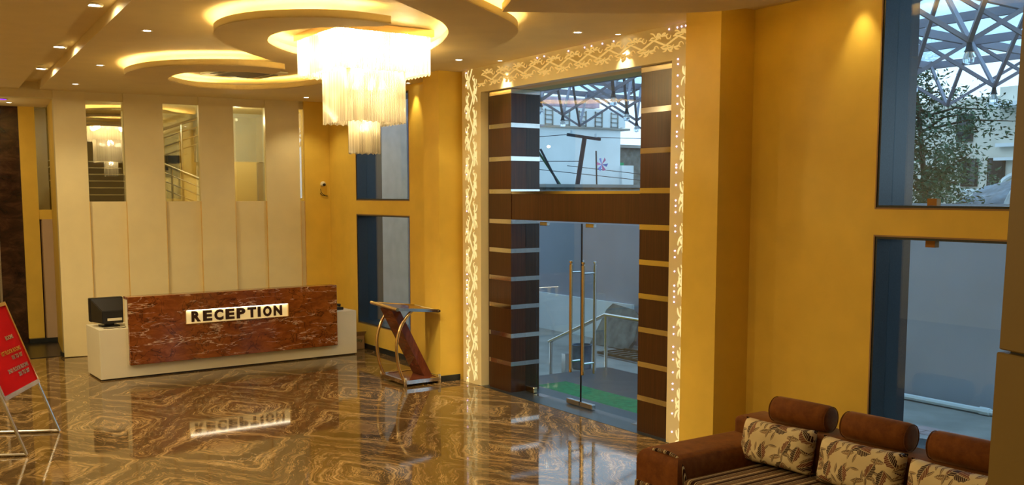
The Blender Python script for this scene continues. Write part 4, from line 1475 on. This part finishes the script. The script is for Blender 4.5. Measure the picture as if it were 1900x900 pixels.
for k in range(6):
    bm = bmesh.new()
    a_ = k * PI / 3
    c0 = Vector((-19.96, 16.30, 3.55))
    vs = [bm.verts.new(c0 + Vector((dx, r_ * math.cos(a_ + da), r_ * math.sin(a_ + da)))) for dx, r_, da in ((0, 0, 0), (0, .17, -.35), (.03, .19, .15))]
    f_ = bm.faces.new(vs)
    r_ = bmesh.ops.extrude_face_region(bm, geom=[f_])
    for v_ in r_['geom']:
        if isinstance(v_, bmesh.types.BMVert):
            v_.co.x += .01
    obj('vane', bm, (plain('pink_foil', (.75, .2, .4), .5) if 'pink_foil' not in bpy.data.materials else bpy.data.materials['pink_foil']) if k % 2 else (plain('blue_foil', (.25, .3, .75), .5) if 'blue_foil' not in bpy.data.materials else bpy.data.materials['blue_foil']), pw)
for k, (a_, b_) in enumerate((((-20, 15.3, 4.3), (-24.68, 13, 4.6)), ((-20, 15.2, 3.5), (-20, 24, 3.35)), ((-20, 15.6, 3.62), (-24.68, 12.8, 4.2)), ((-20, 14.2, 3.4), (-20, 24, 3.2)), ((-20, 16.1, 4.25), (-20, 30, 4.9)))):
    mid = (Vector(a_) + Vector(b_)) / 2 - Vector((0, 0, .25))
    tag(obj('overhead_wire', tube([a_, tuple(mid), b_], .009, 5), M['wood_pole']), ('thin wire from the crossarm rising left to the white building', 'thin wire running level right from the pole, upper of the level pair', 'thin wire sagging left from the middle of the utility pole', 'thin wire running level across the white building, lowest', 'thin wire rising right from the crossarm into the sky')[k], 'wire', 'overhead wires by the utility pole')

# cream house behind the tree
chh = thing('cream_house', 'cream two-storey house with arched porch and round medallion', 'building', (-12, 27, 0))
obj('wall', box(-18.5, -6, 27, 33, ZG, 5.55), M['cream_wall'], chh)
obj('parapet', box(-15.2, -6, 26.7, 27.0, 5.3, 5.75), M['cream_wall'], chh)
obj('cornice', box(-15.3, -6, 26.2, 27.0, 5.18, 5.30), M['white_wall'], chh)
obj('band', box(-15.3, -6, 26.75, 27.0, 4.1, 4.2), M['white_wall'], chh)
obj('band', box(-15.3, -6, 26.7, 27.0, 3.72, 3.8), M['white_wall'], chh)
obj('medallion', lathe(bmesh.new(), (-14.35, 26.95, 4.78), [(.30, .0), (.30, -.06), (.24, -.06), (.22, -.02), (0, -.02)], 20, 'Y'), M['white_wall'], chh)
ar = bmesh.new()
pts = [(-15.2, 2.0), (-15.2, 3.0)] + [(-14.1 + 1.1 * math.cos(PI - k * PI / 14), 3.0 + .45 * math.sin(PI - k * PI / 14)) for k in range(1, 14)] + [(-13.0, 3.0), (-13.0, 2.0)]
addtube(ar, [(x_, 26.95, z_) for x_, z_ in pts], .07, 6)
obj('arch_trim', ar, M['white_wall'], chh)
obj('door_panel', box(-14.7, -13.5, 26.93, 26.99, .5, 3.1), M['concrete'], chh)
for x_, z_ in ((-16.4, 3.0), (-16.6, 4.3), (-15.6, 3.0)):
    wn = obj('window', box(x_, x_ + .5, 26.93, 26.99, z_, z_ + .8), M['step_dark'], chh)
    obj('pane', box(x_ + .05, x_ + .45, 26.90, 26.93, z_ + .05, z_ + .75), M['glass'], wn)
for k in range(12):
    obj('baluster', box(-16.2 + .18 * k, -16.1 + .18 * k, 26.5, 26.6, 2.2, 2.85), M['white_wall'], chh)
obj('balcony_rail', box(-16.3, -14.0, 26.45, 26.65, 2.85, 2.93), M['white_wall'], chh)

# tree
tr = thing('tree', 'slender leafy green tree behind the boundary wall', 'tree', (-11.4, 17.5, ZG))
rnd = random.Random(11)
bm = bmesh.new()
base = Vector((-11.35, 17.5, ZG))
trunk = [base, base + Vector((-.05, 0, 1.6)), base + Vector((.0, 0, 3.0)), base + Vector((-.25, .1, 4.4)), base + Vector((-.45, .1, 5.8))]
addtube(bm, trunk, [.09, .08, .065, .045, .02], 8)
br_pts = []
for k in range(34):
    f = rnd.uniform(.42, .98)
    seg_ = f * 4
    i = min(int(seg_), 3)
    p_ = trunk[i].lerp(trunk[i + 1], seg_ - i)
    an = rnd.uniform(0, 2 * PI)
    ln = rnd.uniform(.9, 2.1) * (1.25 - f * .5)
    e_ = p_ + Vector((math.cos(an) * ln, math.sin(an) * ln, rnd.uniform(-.35, .75)))
    m_ = p_.lerp(e_, .5) + Vector((0, 0, .12))
    addtube(bm, [p_, m_, e_], [.03, .02, .006], 5)
    for q in range(14):
        br_pts.append(p_.lerp(e_, rnd.uniform(.25, 1.05)) + Vector([rnd.gauss(0, .2) for _ in range(3)]))
obj('trunk', bm, M['bark'], tr, smooth=True)
verts, faces = [], []
for c0 in br_pts:
    for q in range(22):
        p_ = c0 + Vector((rnd.gauss(0, .17), rnd.gauss(0, .17), rnd.gauss(0, .09)))
        l_, wl_ = rnd.uniform(.04, .07), rnd.uniform(.014, .024)
        d_ = Vector((rnd.gauss(0, 1), rnd.gauss(0, 1), rnd.gauss(-.3, .6))).normalized()
        s_ = d_.cross(Vector((rnd.gauss(0, 1), rnd.gauss(0, 1), rnd.gauss(0, 1)))).normalized()
        k = len(verts)
        verts += [p_ - d_ * l_, p_ + s_ * wl_, p_ + d_ * l_, p_ - s_ * wl_]
        faces.append((k, k + 1, k + 2, k + 3))
mt = MW[tr.name].inverted()
me = bpy.data.meshes.new('foliage')
me.from_pydata([tuple(mt @ v_) for v_ in verts], [], faces)
me.materials.append(M['leaf'])
fo = bpy.data.objects.new('foliage', me)
COL.objects.link(fo)
fo.parent = tr
fo['kind'] = 'stuff'
# tarpaulin heap
def mound(c0, rx, ry, rz, m, seed, name, label, cat):
    bm_ = bmesh.new()
    bmesh.ops.create_icosphere(bm_, subdivisions=4, radius=1)
    for v_ in bm_.verts:
        n_ = noise.noise(v_.co * 2.2 + Vector((seed, 0, 0))) * .16 + noise.noise(v_.co * 6 + Vector((seed, 0, 0))) * .05
        v_.co = Vector((v_.co.x * rx, v_.co.y * ry, v_.co.z * rz)) * (1 + n_) + Vector(c0)
    return tag(obj(name, bm_, m, smooth='all'), label, cat)


mound((-11.3, 20.5, 1.35), 1.7, 1.2, 1.62, M['tarp'], 2, 'tarpaulin_heap', 'heap covered with a blue-grey tarpaulin beyond the boundary wall', 'tarpaulin')
mound((-12.9, 20.3, 1.2), 1.0, .8, 1.25, M['tarp_yellow'], 7, 'cloth_heap', 'yellowish cloth heap beside the blue-grey tarpaulin', 'cloth')
mound((-10.35, 19.6, 2.62), .55, .4, .36, M['white_wall'], 9, 'plastic_sack', 'crumpled white plastic sack on top of the tarpaulin heap', 'sack')
tag(obj('concrete_post', box(-11.92, -11.80, 17.0, 17.1, ZG, 3.05), M['concrete']), 'short grey post standing right of the tree trunk', 'post')
